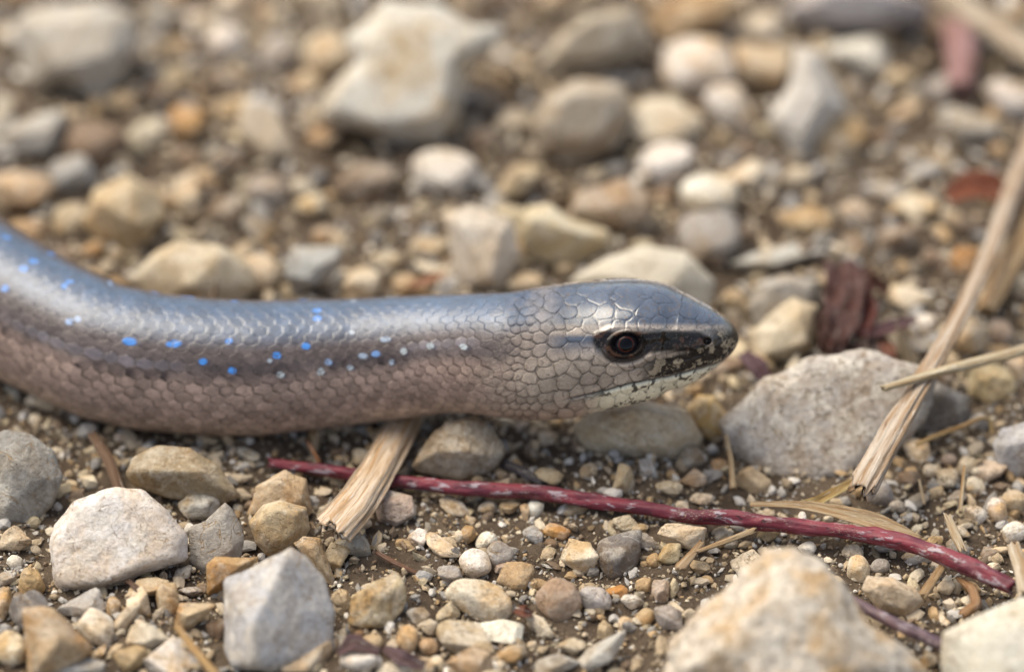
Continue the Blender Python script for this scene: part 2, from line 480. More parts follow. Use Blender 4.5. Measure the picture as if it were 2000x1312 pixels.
shaped([(403,1104),(419,1086),(500,1090),(493,1107),(451,1128),(433,1160),(405,1163)], [(420,1098,30),(480,1098,22),(415,1150,34)], 60, (.40,.27,.12), 'wedge-shaped ochre stone with dirty brown front, above the pyramid-shaped rock', p=22, stain=.8, embed=.15)
shaped([(-30,860),(10,842),(55,845),(105,880),(122,930),(100,990),(50,1030),(0,1038),(-40,1000)], [(30,900,50),(80,930,40),(20,990,45)], 110, (.25,.24,.225), 'large dull grey rounded stone below the slow worm\'s tail end', p=16, stain=.4, embed=.2)
shaped([(246,927),(253,896),(310,871),(370,875),(422,906),(468,966),(422,985),(324,972),(260,948)], [(262,915,25),(320,918,52),(400,918,48),(440,955,30)], 100, (.30,.235,.15), 'long olive-brown ridged stone under the slow worm\'s belly', p=24, stain=.7, embed=.12)
shaped([(483,1005),(500,950),(555,918),(598,935),(612,1000),(580,1020)], [(548,940,30),(590,975,36)], 80, 'tan', 'dusty triangular tan stone behind the orange-stained stone', p=24, embed=.15)
shaped([(44,1188),(67,1183),(106,1188),(141,1223),(176,1255),(180,1272),(141,1300),(60,1325),(50,1272)], [(75,1200,30),(120,1245,58),(90,1290,62)], 95, (.46,.35,.215), 'large warm tan stone with brown stains and a pointed top', p=14, amp=.03, stain=.8, embed=.12)
shaped([(570,1062),(592,1047),(625,1052),(632,1075),(655,1130),(652,1152),(625,1130),(600,1085)], [(610,1070,28),(640,1120,24)], 60, 'tan', 'yellowish crumbly stone leaning behind the pyramid-shaped rock', p=16, amp=.04, pits=.6, stain=.8)
shaped([(798,915),(830,870),(868,822),(930,808),(968,848),(990,882),(962,920),(900,936),(840,926)], [(850,880,40),(900,830,30),(920,880,62),(960,890,44)], 100, (.42,.36,.27), 'rough lumpy stone with crusted grit under the slow worm\'s neck', p=20, amp=.05, pits=.7, stain=.6, embed=.15, freq=4)
shaped([(1420,820),(1500,745),(1590,700),(1700,690),(1815,738),(1810,800),(1735,890),(1660,955),(1560,985),(1495,962),(1435,890)],
       [(1480,800,22),(1600,728,26),(1720,722,22),(1735,800,30),(1650,915,40),(1540,935,40),(1465,870,30)], 70, (.43,.405,.365), 'large pale grey porous stone lying in front of the slow worm\'s snout', p=26, amp=.016, pits=.85, vein=.7, stain=.45, embed=.30, freq=4)
shaped([(1280,1345),(1305,1252),(1370,1180),(1440,1120),(1490,1075),(1550,1063),(1612,1095),(1655,1140),(1702,1215),(1765,1262),(1815,1312),(1790,1400),(1500,1430),(1330,1400)],
       [(1540,1085,60),(1600,1150,130),(1480,1170,130),(1400,1260,140),(1680,1290,140),(1550,1360,170)], 210, (.60,.535,.45), 'huge cream-white pitted rock at the foot of the red twig', p=18, amp=.035, pits=1.0, stain=.9, vein=.5, embed=.1, freq=8, level=6)
shaped([(1838,1330),(1842,1235),(1900,1205),(2000,1165),(2110,1170),(2150,1260),(2080,1400),(1900,1400)], [(1880,1240,60),(2000,1210,80),(2060,1300,110),(1900,1330,110)], 170, (.62,.57,.49), 'smooth cream boulder past the end of the red twig', p=14, amp=.015, stain=.3, embed=.1)
shaped([(1938,868),(1958,836),(2012,822),(2060,850),(2050,920),(1985,932),(1950,912)], [(1965,870,30),(2010,860,40)], 80, 'bluegrey', 'blue-grey angular stone beside the bent grass stalk', p=34, stain=.1, embed=.15)
shaped([(1342,800),(1362,770),(1395,772),(1420,810),(1414,848),(1385,858),(1352,838)], None, 62, (.52,.34,.14), 'smooth honey-yellow oval pebble below the slow worm\'s chin', name='pebble', cat='pebble', p=8, amp=.012, stain=.7, embed=.1)
shaped([(1120,835),(1160,795),(1250,780),(1340,800),(1375,860),(1330,900),(1200,900),(1140,880)], None, 120, 'beige', 'blurred beige stone in the shade under the slow worm\'s jaw', p=14, embed=.3)
shaped([(1468,650),(1510,608),(1548,582),(1596,598),(1592,680),(1540,708),(1475,702)], [(1500,650,40),(1560,610,40),(1570,670,50),(1500,690,46)], 100, (.52,.45,.33), 'cream angular stone between the snout and a dark red bark chip', p=18, amp=.03, stain=.4)
shaped([(1462,600),(1480,550),(1530,535),(1600,548),(1610,590),(1570,630),(1480,640)], None, 90, 'grey', 'dim grey stone behind the cream angular stone', p=14)
shaped([(1735,800),(1760,750),(1830,745),(1895,775),(1890,840),(1830,870),(1760,860)], None, 90, 'dark', 'dark grey stone under the long straw stem', p=14, vein=.4, embed=.35)
shaped([(1682,1150),(1695,1124),(1745,1128),(1790,1150),(1806,1175),(1775,1208),(1715,1190)], None, 70, 'beige', 'smooth beige stone behind the huge pitted rock', p=12, stain=.4)
# --- large stones behind
shaped([(1110,550),(1180,505),(1255,478),(1340,490),(1395,550),(1380,610),(1200,620)], [(1180,530,50),(1260,498,40),(1340,520,50),(1280,590,90)], 150, (.50,.455,.38), 'large smooth beige stone directly behind the slow worm\'s head', p=14, amp=.012, stain=.2)
shaped([(1012,440),(1030,405),(1070,395),(1110,425),(1185,450),(1195,485),(1110,530),(1030,505)], [(1040,430,50),(1075,410,40),(1120,455,58),(1170,465,40)], 120, (.58,.50,.34), 'cream stone with a bright notched top and brown underside', p=20, stain=.5)
shaped([(620,240),(632,190),(700,120),(672,75),(755,5),(860,10),(925,55),(985,40),(985,75),(912,130),(892,255),(848,285),(750,270)], [(660,210,80),(720,100,60),(780,40,60),(850,60,70),(890,100,80),(860,230,100),(720,240,90)], 190, (.56,.53,.47), 'largest notched white stone with dark shaded sides, far behind the animal', p=26, amp=.032, stain=.75, vein=.5, embed=.1)
shaped([(30,60),(60,20),(190,5),(262,30),(270,80),(230,165),(195,212),(140,165),(60,165)], [(80,60,60),(200,40,50),(220,110,70),(120,140,80)], 150, (.50,.46,.40), 'large pale block-shaped stone in the far gravel beyond the body', p=20, stain=.3)
shaped([(866,425),(915,402),(1000,428),(1016,500),(980,572),(895,566),(880,490)], [(900,440,50),(980,450,50),(960,540,70)], 120, (.53,.485,.40), 'tall cream-white stone rising behind the neck', p=18, stain=.4)
shaped([(255,545),(300,495),(340,472),(430,478),(490,520),(505,560),(440,610),(300,600)], [(330,500,50),(430,500,50),(380,560,80)], 140, (.55,.48,.345), 'broad cream stone directly behind the curve of the body', p=18, stain=.4)
shaped([(165,440),(180,370),(240,345),(300,365),(322,420),(290,470),(255,492),(200,475)], [(200,400,50),(260,370,45),(280,440,60)], 130, (.50,.405,.25), 'knobbly ochre-cream stone above the bend of the body', p=18, amp=.04, stain=.6)
shaped([(1497,235),(1540,170),(1552,90),(1590,98),(1628,150),(1655,212),(1605,262),(1565,330),(1540,285)], [(1570,120,50),(1600,200,70),(1560,270,60),(1530,225,50)], 130, (.60,.565,.50), 'tall white wedge-shaped stone far behind the snout', p=24, stain=.2)
shaped([(1035,250),(1060,190),(1130,155),(1215,165),(1240,215),(1205,290),(1130,325),(1060,300)], None, 150, (.42,.345,.255), 'large dull beige-brown stone beyond the white round pebbles', p=14, amp=.03, stain=.6)
shaped([(1050,130),(1090,70),(1160,25),(1240,15),(1270,70),(1240,120),(1150,150),(1075,160)], None, 150, (.42,.355,.28), 'long pinkish beige stone in the far gravel', p=16, amp=.03, stain=.5)
shaped([(1530,25),(1580,-20),(1720,-25),(1810,0),(1800,45),(1700,70),(1580,60)], None, 150, (.40,.375,.36), 'wide lavender-grey stone at the far edge of the gravel', p=14, stain=.2)

# --- pebbles one can single out: u, v, width, height, turn, colour, kind, label
PEB = [
 (430,1066,32,32,0,'ochre','l','tiny crumbly ochre pebble perched on the grey shard',dict(embed=0,lift=1.3)),
 (453,1079,28,18,0,'tan','r','tiny tan pebble at the edge of the grey shard',dict(embed=0,lift=1.2)),
 (388,987,84,68,10,'palegrey','l','knobbly pale grey stone behind the grey shard',{}),
 (192,1229,66,88,35,'white','r','smooth egg-shaped white pebble beside the warm tan stone',{}),
 (158,1177,100,54,6,'palegrey','a','flat pale grey pebble under the large flat white stone',{}),
 (55,1195,76,90,-20,'dark','a','dark grey curved pebble beside the warm tan stone',{}),
 (18,1265,70,70,0,'cream','r','round cream pebble beneath the dark grey curved pebble',{}),
 (275,1178,50,62,40,'cream','f','square-cut cream pebble standing on its corner',{}),
 (328,1172,46,70,12,'tan','r','upright tan finger-shaped pebble',{}),
 (246,1207,42,60,-15,'beige','a','narrow beige pebble leaning beside the square-cut one',{}),
 (373,1197,104,56,28,'tan','a','tan boot-shaped pebble pointing at the pyramid-shaped rock',{}),
 (290,1243,92,62,15,'cream','a','cream wedge pebble behind the thin tan stalk',{}),
 (335,1284,112,84,-8,'white','f','bright white blocky stone next to the thin tan stalk',{}),
 (150,1306,112,46,0,'palegrey','r','smooth pale grey pebble below the egg-shaped white pebble',{}),
 (258,1287,66,52,20,'ochre','a','ochre pebble beside the bright white blocky stone',{}),
 (590,1282,136,84,-6,'beige','a','beige flat-topped stone leaning on the pyramid-shaped rock',{}),
 (290,1146,92,36,5,'tan','a','low tan pebble under the rim of the large flat white stone',{}),
 (222,1186,30,44,0,'ochre','r','small ochre pebble beside the flat pale grey pebble',{}),
 (372,1156,46,22,8,'palegrey','a','sliver of pale stone below the wedge-shaped ochre stone',{}),
 (424,1228,42,42,0,'brown','r','dull brown pebble against the pyramid-shaped rock',{}),
 (192,1274,32,38,0,'ochre','f','little ochre triangle beside the warm tan stone',{}),
 (30,1052,66,52,0,'beige','l','lumpy beige pebble beside the large flat white stone\'s rim',{}),
 (29,1098,32,30,0,'white','r','tiny chalk-white pebble near the lumpy beige one',{}),
 (62,1140,58,60,-30,'ochre','l','crumbly ochre-brown pebble under the tiny chalk-white one',{}),
 (2,1180,40,70,0,'cream','l','cream pebble touching the dark grey curved pebble',{}),
 (10,1128,46,30,0,'palegrey','a','flat grey chip near the crumbly ochre-brown pebble',{}),
 (660,1088,56,62,5,'tan','f','cube-shaped tan pebble below the broken straw stub',{}),
 (668,1172,44,48,0,'tan','a','tan pebble wedged beside the pyramid-shaped rock',{}),
 (690,1062,82,54,-15,'grey','a','flat grey-brown stone shaded by the broken straw stub',{}),
 (767,991,92,82,5,'pink','a','pinkish two-tone rock beside the broken straw stub',dict(pits=.5)),
 (866,1064,64,60,12,'cream','f','five-sided cream pebble on bare soil',{}),
 (928,1100,64,60,0,'white','r','white rounded pebble touching the grey-beige egg-shaped one',{}),
 (950,1058,46,40,20,'white','r','small white pebble on top of the white rounded pebble',{}),
 (973,1087,54,60,-30,'grey','r','grey-beige egg-shaped pebble beside the white rounded one',{}),
 (1132,1088,74,82,14,'cream','f','cream trapezoid stone beside the round dark grey one',{}),
 (1210,1084,90,98,0,'dark','r','round dark grey stone speckled with pale grit',dict(pits=.3)),
 (1088,1038,54,32,-5,'orange','r','bright orange oval pebble below the red twig',{}),
 (937,1172,138,80,-18,'cream','r','large smooth cream oval pebble',dict(thick=60)),
 (1090,1172,90,86,-20,'pink','r','rounded cream-pink stone beside the large cream oval pebble',{}),
 (737,1172,114,114,0,'yellow','l','rough popcorn-textured cream-orange stone',dict(pits=.7)),
 (912,1250,124,74,-10,'tan','a','smooth tan brick-shaped stone below the large cream oval pebble',{}),
 (982,1232,86,58,20,'white','f','white angular chip between the brick-shaped stone and its neighbours',{}),
 (1050,1218,66,54,0,'cream','f','faceted cream pebble under the rounded cream-pink stone',{}),
 (1008,1128,80,72,25,'beige','a','dusty beige pyramid pebble behind the large cream oval pebble',{}),
 (1162,1170,70,50,-10,'palegrey','l','rough grey lump beside the rounded cream-pink stone',{}),
 (1206,1158,44,30,15,'orange','a','small amber chip beside the rough grey lump',{}),
 (1236,1175,50,30,-8,'white','a','thin white chip under the small amber chip',{}),
 (1258,1143,34,32,0,'ochre','r','small tan bead beside the amber chip',{}),
 (1290,1155,36,48,0,'pink','a','upright pinkish pebble beside the small tan bead',{}),
 (1260,1205,42,32,35,'ochre','r','ochre bean-shaped pebble near the huge pitted rock',{}),
 (1305,1208,58,56,0,'grey','l','dirty grey crumbly stone touching the huge pitted rock',{}),
 (1332,1047,98,54,3,'cream','a','flat cream slab just below the red twig',{}),
 (1307,1083,48,46,0,'yellow','a','yellow faceted pebble under the flat cream slab',{}),
 (1276,1094,28,30,0,'ochre','r','small ochre bead beside the yellow faceted pebble',{}),
 (1270,1058,50,34,-10,'grey','a','flat grey pebble between the dark grey stone and the cream slab',{}),
 (1220,1022,54,32,10,'beige','a','beige chip tucked below the red twig',{}),
 (1250,1033,36,22,10,'yellow','r','yellowish seed-shaped pebble beside the beige chip',{}),
 (890,988,68,38,-10,'palegrey','f','flat pale grey chip just below the red twig',{}),
 (995,990,44,26,5,'tan','a','tan sliver under the red twig',{}),
 (1025,1003,20,40,0,'tan','a','narrow upright tan chip beside a white one',{}),
 (1047,995,32,34,0,'white','r','bright white small pebble under the red twig',{}),
 (1040,1046,42,44,0,'bluegrey','a','lilac-grey chip beside the bright orange oval pebble',{}),
 (912,1044,36,38,0,'tan','r','brownish tan bead behind the five-sided cream pebble',{}),
 (897,1048,18,26,0,'cream','r','tiny cream bead against the brownish tan bead',{}),
 (880,1124,56,42,-10,'grey','a','grey-tan pebble beside the dusty beige pyramid pebble',{}),
 (980,1112,32,28,0,'pink','f','little pale block on the grey-beige egg-shaped pebble\'s foot',{}),
 (1049,1139,42,24,15,'tan','a','tan flake above the rounded cream-pink stone',{}),
 (815,1203,50,40,-10,'grey','f','grey faceted pebble beside the popcorn-textured stone',{}),
 (873,1195,50,44,20,'beige','a','beige pebble under one tip of the large cream oval pebble',{}),
 (795,1248,42,56,0,'cream','r','upright cream pebble with a tan base',{}),
 (838,1226,44,34,20,'beige','a','beige chip behind the brick-shaped stone',{}),
 (836,1262,40,34,0,'tan','r','small tan pebble against the brick-shaped stone',{}),
 (725,1256,46,36,0,'tan','r','tan bead below the popcorn-textured stone',{}),
 (685,1226,28,24,0,'ochre','a','ochre crumb beside the popcorn-textured stone',{}),
 (702,1240,22,22,0,'brown','r','brown crumb below the popcorn-textured stone',{}),
 (705,1290,84,46,0,'white','r','white rounded stone below the tan bead',{}),
 (790,1304,112,40,0,'cream','a','wide cream stone under the upright cream pebble',{}),
 (922,1296,106,66,-10,'beige','a','out-of-focus beige slab under the brick-shaped stone',{}),
 (996,1280,72,40,18,'ochre','a','ochre wedge beneath the white angular chip',{}),
 (853,1293,30,28,0,'white','r','white bead under the brick-shaped stone',{}),
 (1088,1294,96,36,8,'bluegrey','a','bluish flat chip beyond the ochre wedge',{}),
 (1178,1272,120,44,38,'palegrey','a','long slanting pale stone beside the huge pitted rock',{}),
 (1118,1262,58,34,0,'beige','l','crumbly beige pebble above the bluish flat chip',{}),
 (1182,1230,34,42,0,'tan','a','tan pebble above the long slanting pale stone',{}),
 (1222,1218,30,30,0,'cream','r','cream bead near the ochre bean-shaped pebble',{}),
 (1070,932,62,38,0,'yellow','l','dusty yellow crumb cluster above the red twig',{}),
 (1224,936,50,56,-20,'tan','a','brownish tan pebble above the red twig',{}),
 (1268,918,42,46,0,'palegrey','a','pale grey pebble beside the brownish tan one above the twig',{}),
 (1352,892,50,46,0,'grey','r','grey rounded pebble beneath the honey-yellow oval pebble',{}),
 (1300,880,50,34,0,'brown','a','brown pebble in shade below the beige stone under the jaw',{}),
 (1475,940,78,50,-22,'tan','a','tan bread-shaped pebble against the large porous stone',{}),
 (1405,910,34,30,0,'ochre','r','ochre bead above the red twig near the large porous stone',{}),
 (1370,975,48,26,0,'beige','l','crumbly beige clod on the red twig\'s upper side',{}),
 (1718,963,56,52,0,'grey','r','smooth grey pebble beside the split end of the straw',{}),
 (1788,880,56,62,10,'cream','a','cream five-cornered pebble beside the straw',{}),
 (1937,920,62,44,0,'beige','l','pale lumpy pebble below the blue-grey angular stone',{}),
 (1853,898,32,24,0,'pink','r','small pinkish bead near the bent grass stalk',{}),
 (1818,920,32,28,0,'cream','r','small cream bead under the five-cornered pebble',{}),
 (1850,934,46,40,0,'beige','l','crumbly beige clod under the small pinkish bead',{}),
 (1905,950,42,36,-30,'cream','r','cream nut-shaped pebble beside a thin upright stalk',{}),
 (1947,996,38,52,10,'white','r','white pebble standing upright near the broken stalks',{}),
 (1905,1008,46,42,0,'white','l','rough white nugget between the broken stalks',{}),
 (1982,980,54,48,0,'tan','r','tan rounded pebble behind the upright white one',{}),
 (1982,1040,50,46,0,'white','r','round white pebble above the end of the red twig',{}),
 (1875,1038,40,26,0,'beige','a','beige chip near the rough white nugget',{}),
 (1460,1101,66,54,10,'cream','f','cream blocky pebble against the huge pitted rock\'s peak',{}),
 (1577,1072,36,30,10,'white','r','small white pebble between the twig and the huge pitted rock',{}),
 (1565,1042,17,27,0,'white','r','tiny white grain stuck to the red twig',dict(embed=0,lift=1.6)),
 (1366,1110,42,30,-10,'tan','a','tan pebble under the thin straw below the twig',{}),
 (1676,1113,48,60,15,'cream','r','cream egg-shaped pebble behind the huge pitted rock',{}),
 (1718,1106,40,32,0,'bluegrey','r','blue-grey bead beside the cream egg-shaped pebble',{}),
 (1665,1076,44,28,0,'cream','l','crumbly cream clod under the red twig',{}),
 (1855,1180,30,26,0,'white','a','bright white chip before the smooth cream boulder',{}),
 # behind the animal
 (1385,468,124,112,0,'grey','r','round blue-grey stone above the slow worm\'s brow',{}),
 (1385,384,116,92,-10,'white','r','white ball-shaped pebble resting on the round blue-grey stone',{}),
 (1303,323,116,92,15,'white','r','white rounded pebble below the large cream one in the far gravel',{}),
 (1295,246,156,104,0,'cream','r','large cream loaf-shaped pebble in the far gravel',{}),
 (1350,34,176,100,15,'ochre','a','ochre-orange slab at the far edge of the gravel',{}),
 (1362,130,142,126,25,'white','r','big white pebble in front of the ochre-orange slab',{}),
 (1430,215,76,120,35,'white','r','white teardrop pebble beside the tall wedge-shaped stone',{}),
 (1642,275,104,120,0,'ochre','a','ochre block against the tall white wedge-shaped stone',{}),
 (1490,130,112,92,0,'tan','a','tan stone just behind the tall white wedge-shaped stone',{}),
 (1675,106,140,78,-8,'white','a','white flat stone near the pinkish twig piece',{}),
 (1978,198,104,84,0,'white','r','white stone far off beyond the red twig end',{}),
 (1892,252,124,80,-10,'palegrey','a','pale grey pointed stone near the rust-brown leaf',{}),
 (1575,440,106,78,8,'yellow','a','butter-yellow blocky stone above the red bark chip',{}),
 (1455,350,88,70,15,'cream','a','cream stone beside the white ball-shaped pebble',{}),
 (1505,506,160,46,12,'palegrey','a','long low grey stone behind the snout',{}),
 (1785,406,94,60,0,'cream','a','cream stone beside the rust-brown leaf',{}),
 (1725,375,92,42,0,'palegrey','a','flat pale stone beside the cream one near the rust-brown leaf',{}),
 (1885,512,62,62,0,'ochre','r','ochre pebble beside the long straw stem',{}),
 (1890,656,78,78,20,'beige','r','beige stone beside the long straw stem above the thin crossing stem',{}),
 (1955,650,44,56,0,'pink','r','pinkish pebble next to the beige stone by the straw',{}),
 (1772,582,84,44,0,'cream','a','cream chip beside the red bark chip',{}),
 (1936,748,94,82,0,'yellow','l','yellowish crumbly stone under the thin crossing stem',{}),
 (1985,720,50,60,0,'cream','a','cream pebble behind the thin crossing stem',{}),
 (1190,402,160,108,0,'pink','l','pinkish brown lumpy stone behind the head',{}),
 (1010,355,84,72,0,'tan','l','tan lump behind the tall cream-white stone',{}),
 (1430,590,54,52,0,'tan','r','tan pebble just above the snout',{}),
 (640,108,100,96,0,'cream','r','cream pebble beside the largest notched white stone',{}),
 (866,338,128,96,-6,'white','r','bright bluish-white pebble alone on dark soil',{}),
 (440,90,78,88,0,'white','r','small whitish pebble in the far gravel',{}),
 (545,108,76,84,0,'palegrey','r','pale grey pebble in the far gravel beside the small whitish one',{}),
 (365,238,70,72,0,'orange','r','orange pebble in the far gravel',{}),
 (525,268,146,104,-20,'beige','a','beige slab near the orange pebble in the far gravel',{}),
 (60,258,134,92,0,'palegrey','a','pale grey broad stone beyond the bend of the body',{}),
 (140,342,86,82,30,'bluegrey','r','blue-grey pebble above the bend of the body',{}),
 (190,285,124,100,0,'brown','r','olive-brown stone behind the knobbly ochre-cream stone',{}),
 (615,532,112,104,0,'bluegrey','a','blue-grey stone peeking over the body',{}),
 (508,535,90,84,0,'beige','r','beige stone between the broad cream and the blue-grey one',{}),
 (705,556,76,70,0,'cream','r','cream pebble peeking over the body next to the blue-grey stone',{}),
 (757,510,58,40,0,'cream','a','small cream chip behind the body',{}),
 (842,490,92,60,0,'beige','l','beige lump beside the tall cream-white stone',{}),
 (607,402,62,50,0,'cream','r','small round cream pebble in the brown middle gravel',{}),
 (368,388,62,104,0,'beige','a','tall beige stone in the middle gravel',{}),
 (435,418,80,84,0,'brown','a','brown stone in the middle gravel beside the tall beige one',{}),
 (520,372,84,66,0,'grey','r','grey pebble in the middle gravel',{}),
 (708,364,124,100,0,'brown','l','brown crusted lump beside the bluish-white pebble',{}),
 (40,375,124,84,-15,'beige','a','long beige stone beyond the raised bend of the body',{}),
 (135,432,66,74,0,'beige','r','beige pebble touching the knobbly ochre-cream stone',{}),
 (632,462,44,42,0,'ochre','r','little ochre pebble above the blue-grey stone',{}),
 (1560,350,60,52,0,'beige','r','beige pebble under the tall white wedge-shaped stone',{}),
 (1700,640,70,54,0,'brown','a','brown chip behind the large porous stone',{}),
]
for u, v, w, h, r, c, k, lab, kw in PEB:
    pebble(u, v, w, h, r, c, lab, k, 'stone' if max(w, h) > 100 else 'pebble', **kw)

# ------------------------------------------------------------------ the slow worm
SP = np.array([  # px along, px centre, px radius, mm height of the centre
 (-420,250,140,5.3),(-330,345,141,5.3),(-250,420,141,5.2),(-160,486,141,5.1),(-80,540,141,5.1),(0,588,139,5.0),(100,640,134,5.0),(200,686,135,4.95),(300,707,135,4.9),(400,716,134,4.9),(500,719,132.5,4.9),
 (600,712,127.5,4.95),(700,705,123,5.15),(800,696,119,5.7),(850,692,116.5,6.1),(900,690,115.5,6.6),(950,691,118.5,7.1),(1000,694,124,7.6),(1050,692,129,8.0),
 (1100,686,131.5,8.4),(1150,677,128.5,8.8),(1200,671,124.5,9.1),(1250,665.5,119.5,9.3),(1280,663,113,9.4),(1300,663,106.5,9.4),(1330,666,93,9.45),(1360,667,79,9.5),(1390,664,63,9.5),(1415,662,45,9.5),(1443,661,0,9.5)], float)
def spine_fns():
    xd = np.arange(-420, 1443.01, 1.0)
    ker = np.exp(-np.linspace(-2.2, 2.2, 41) ** 2); ker /= ker.sum()
    def sm(y):
        pad = np.concatenate([2 * y[0] - y[20:0:-1], y, 2 * y[-1] - y[-2:-22:-1]])
        return np.convolve(pad, ker, 'valid')
    cy = sm(np.interp(xd, SP[:, 0], SP[:, 1])); rr = sm(np.interp(xd, SP[:, 0], SP[:, 2])); zz = sm(np.interp(xd, SP[:, 0], SP[:, 3])) + .15 + .6 * smooth(650, 1150, xd)
    t = np.clip((xd - 1330) / 113.0, 0, 1)
    tip = 94 * (1 - t) ** 0.55
    wgt = smooth(1300, 1345, xd)
    rr = np.where(xd > 1300, rr * (1 - wgt) + tip * wgt, rr)
    return xd, cy, rr, zz
XD, CY, RR, ZZ = spine_fns()
def radius_px(x):
    r = np.interp(x, XD, RR)
    t = np.clip((x - 1330) / 113.0, 0, 1)
    return np.where(x > 1345, 94 * (1 - t) ** 0.55, r)
XC = np.concatenate([np.arange(-410, 0, 4.0), np.arange(0, 950, 2.0), np.arange(950, 1330, 0.85), 1330 + 112.98 * (1 - (1 - np.linspace(0, 1, 170)) ** 2)])
PHI = np.radians(np.concatenate([np.arange(-46, 146, 0.5), np.arange(146, 314, 3.0)]))
PHI = np.where(PHI > math.pi, PHI - 2 * math.pi, PHI)

def build_snake():
    cyc, rpx, zc = np.interp(XC, XD, CY), radius_px(XC), np.interp(XC, XD, ZZ)
    C = np.array([at_z(u, v, z) for u, v, z in zip(XC, cyc, zc)])
    dep = -(C - CAMP) @ BV
    rmm = rpx * dep / FPX
    T = np.gradient(C, axis=0); ker = np.ones(31) / 31
    T = np.stack([np.convolve(np.pad(T[:, k] / np.linalg.norm(T, axis=1), 15, mode='edge'), ker, 'valid') for k in range(3)], 1)
    T[XC > 1335] = T[np.searchsorted(XC, 1335)]
    T /= np.linalg.norm(T, axis=1)[:, None]
    Z = np.array([0, 0, 1.0])
    Up = Z - (T @ Z)[:, None] * T; Up /= np.linalg.norm(Up, axis=1)[:, None]
    Nr = np.cross(T, Up); Nr *= np.where((Nr[:, 1] > 0)[:, None], -1, 1)      # side that faces the viewer
    slen = np.concatenate([[0], np.cumsum(np.linalg.norm(np.diff(C, axis=0), axis=1))])
    # head is a little boxier than the round body
    nexp = 2.0 + 0.38 * smooth(1040, 1180, XC) * (1 - smooth(1330, 1430, XC))
    ph = np.linspace(-math.pi, math.pi, 721)
    def sec(phi, n):
        return (np.abs(np.cos(phi)) ** n + np.abs(np.sin(phi)) ** n) ** (-1.0 / n)
    ext = np.array([(sec(ph, n) * np.cos(ph + TH)).max() for n in nexp])
    A = np.abs(PHI)[None, :]                                    # mirrored angle, 0 back .. pi belly
    R = rmm[:, None] * sec(PHI[None, :], nexp[:, None]) / ext[:, None]
    def pos(phi):
        return C[:, None, :] + R[..., None] * (np.cos(phi)[..., None] * Up[:, None, :] + np.sin(phi)[..., None] * Nr[:, None, :])
    base = pos(np.broadcast_to(PHI[None, :], R.shape)); near = pos(np.broadcast_to(A, R.shape))
    u, v, _ = project(near.reshape(-1, 3)); u = u.reshape(R.shape); v = v.reshape(R.shape)
    X = np.broadcast_to(XC[:, None], R.shape); A = np.broadcast_to(A, R.shape); AD = np.degrees(A)
    seen = 1 - smooth(131, 139, AD)

    # ---- body scales: overlapping hexagonal rows
    NR, LS = 42, 1.16
    a = slen[:, None] / LS; b = A * NR / (2 * math.pi) + 0 * a
    a = a + 0 * b
    wq = near * 0.55
    a = a + .16 * vnoise(wq, 61); b = b + .16 * vnoise(wq, 62)
    j0 = np.floor(b)
    F1 = np.full(R.shape, 9e9); F2 = F1.copy(); cid = np.zeros(R.shape, np.int64); da1 = np.zeros(R.shape); jrow = np.zeros(R.shape)
    for dj in (-1, 0, 1, 2):
        j = j0 + dj; offs = 0.5 * np.mod(j, 2)
        i0 = np.floor(a - offs)
        for di in (-0, 1):
            i = i0 + di
            da = (a - offs - i) * LS; db = (b - j) * 0.80
            d = np.sqrt((da * 0.78) ** 2 + db ** 2)
            m = d < F1
            F2 = np.where(m, F1, np.minimum(F2, d)); da1 = np.where(m, da, da1); jrow = np.where(m, j, jrow)
            cid = np.where(m, (i * 131 + j).astype(np.int64), cid); F1 = np.where(m, d, F1)
    eb = F2 - F1
    # ---- head shields: seeds in the enlarged view of the head (x, y), turned into photo px
    seeds = """1610,470 1120,485 1220,485 1330,480 1430,500 1030,495 940,490 850,470 740,500 620,480 500,480 640,555 390,430 370,575 500,590 440,500 280,640 385,680 480,710 630,680 730,610 210,690 320,770 430,815 530,790 690,790 820,735 580,890 740,865 840,880 430,925 290,875 240,930 960,880 1085,850 900,815 330,965 540,1020 650,985 740,960 900,965 1000,940 1100,920 1200,895 1320,868 1440,845 1540,815 860,1035 960,1010 1080,985 1180,960 1290,930 1400,900 1500,875 760,1030 1190,800 1270,800 1350,785 1430,765 1500,745 1570,720 1640,690 1350,590 1420,620 1470,590 1540,545 1250,570 1180,560 1560,500 1640,570 1690,630 1700,540 1660,490 1740,690 1620,760 1700,740 1580,830 1000,760 1080,740 1150,700 1240,690 1330,680 1420,690 1500,670 600,400 850,420 960,425 1110,225 1290,285 1010,340 1300,385 1450,400 1560,445 790,270 620,310 520,245 470,340 920,225 1640,495 1420,310 700,380 1150,400""".split()
    S = [tuple(map(float, s.split(','))) for s in seeds]
    r2 = np.random.default_rng(4)
    for yy in np.arange(470, 1230, 46):
        for k, xx in enumerate(np.arange(-160, 330, 66)):
            q = (xx + 33 * (int(yy / 46) % 2) + r2.uniform(-10, 10), yy + r2.uniform(-7, 7))
            if min(((q[0] - s[0]) / 1.25) ** 2 + (q[1] - s[1]) ** 2 for s in S) > 44 ** 2: S.append(q)
    for yy in np.arange(140, 1230, 62):
        for k, xx in enumerate(np.arange(-120, 1300, 88)):
            q = (xx + 44 * (int(yy / 62) % 2) + r2.uniform(-14, 14), yy + r2.uniform(-9, 9))
            lim = 72
            if q[0] > 430 and q[1] < 640: continue
            if q[0] > 1120 and q[1] < 900: continue
            if min(((q[0] - s[0]) / 1.25) ** 2 + (q[1] - s[1]) ** 2 for s in S) > lim * lim * .72: S.append(q)
    S = np.array(S); SU = 950 + S[:, 0] / 3.636; SV = 500 + S[:, 1] / 3.636
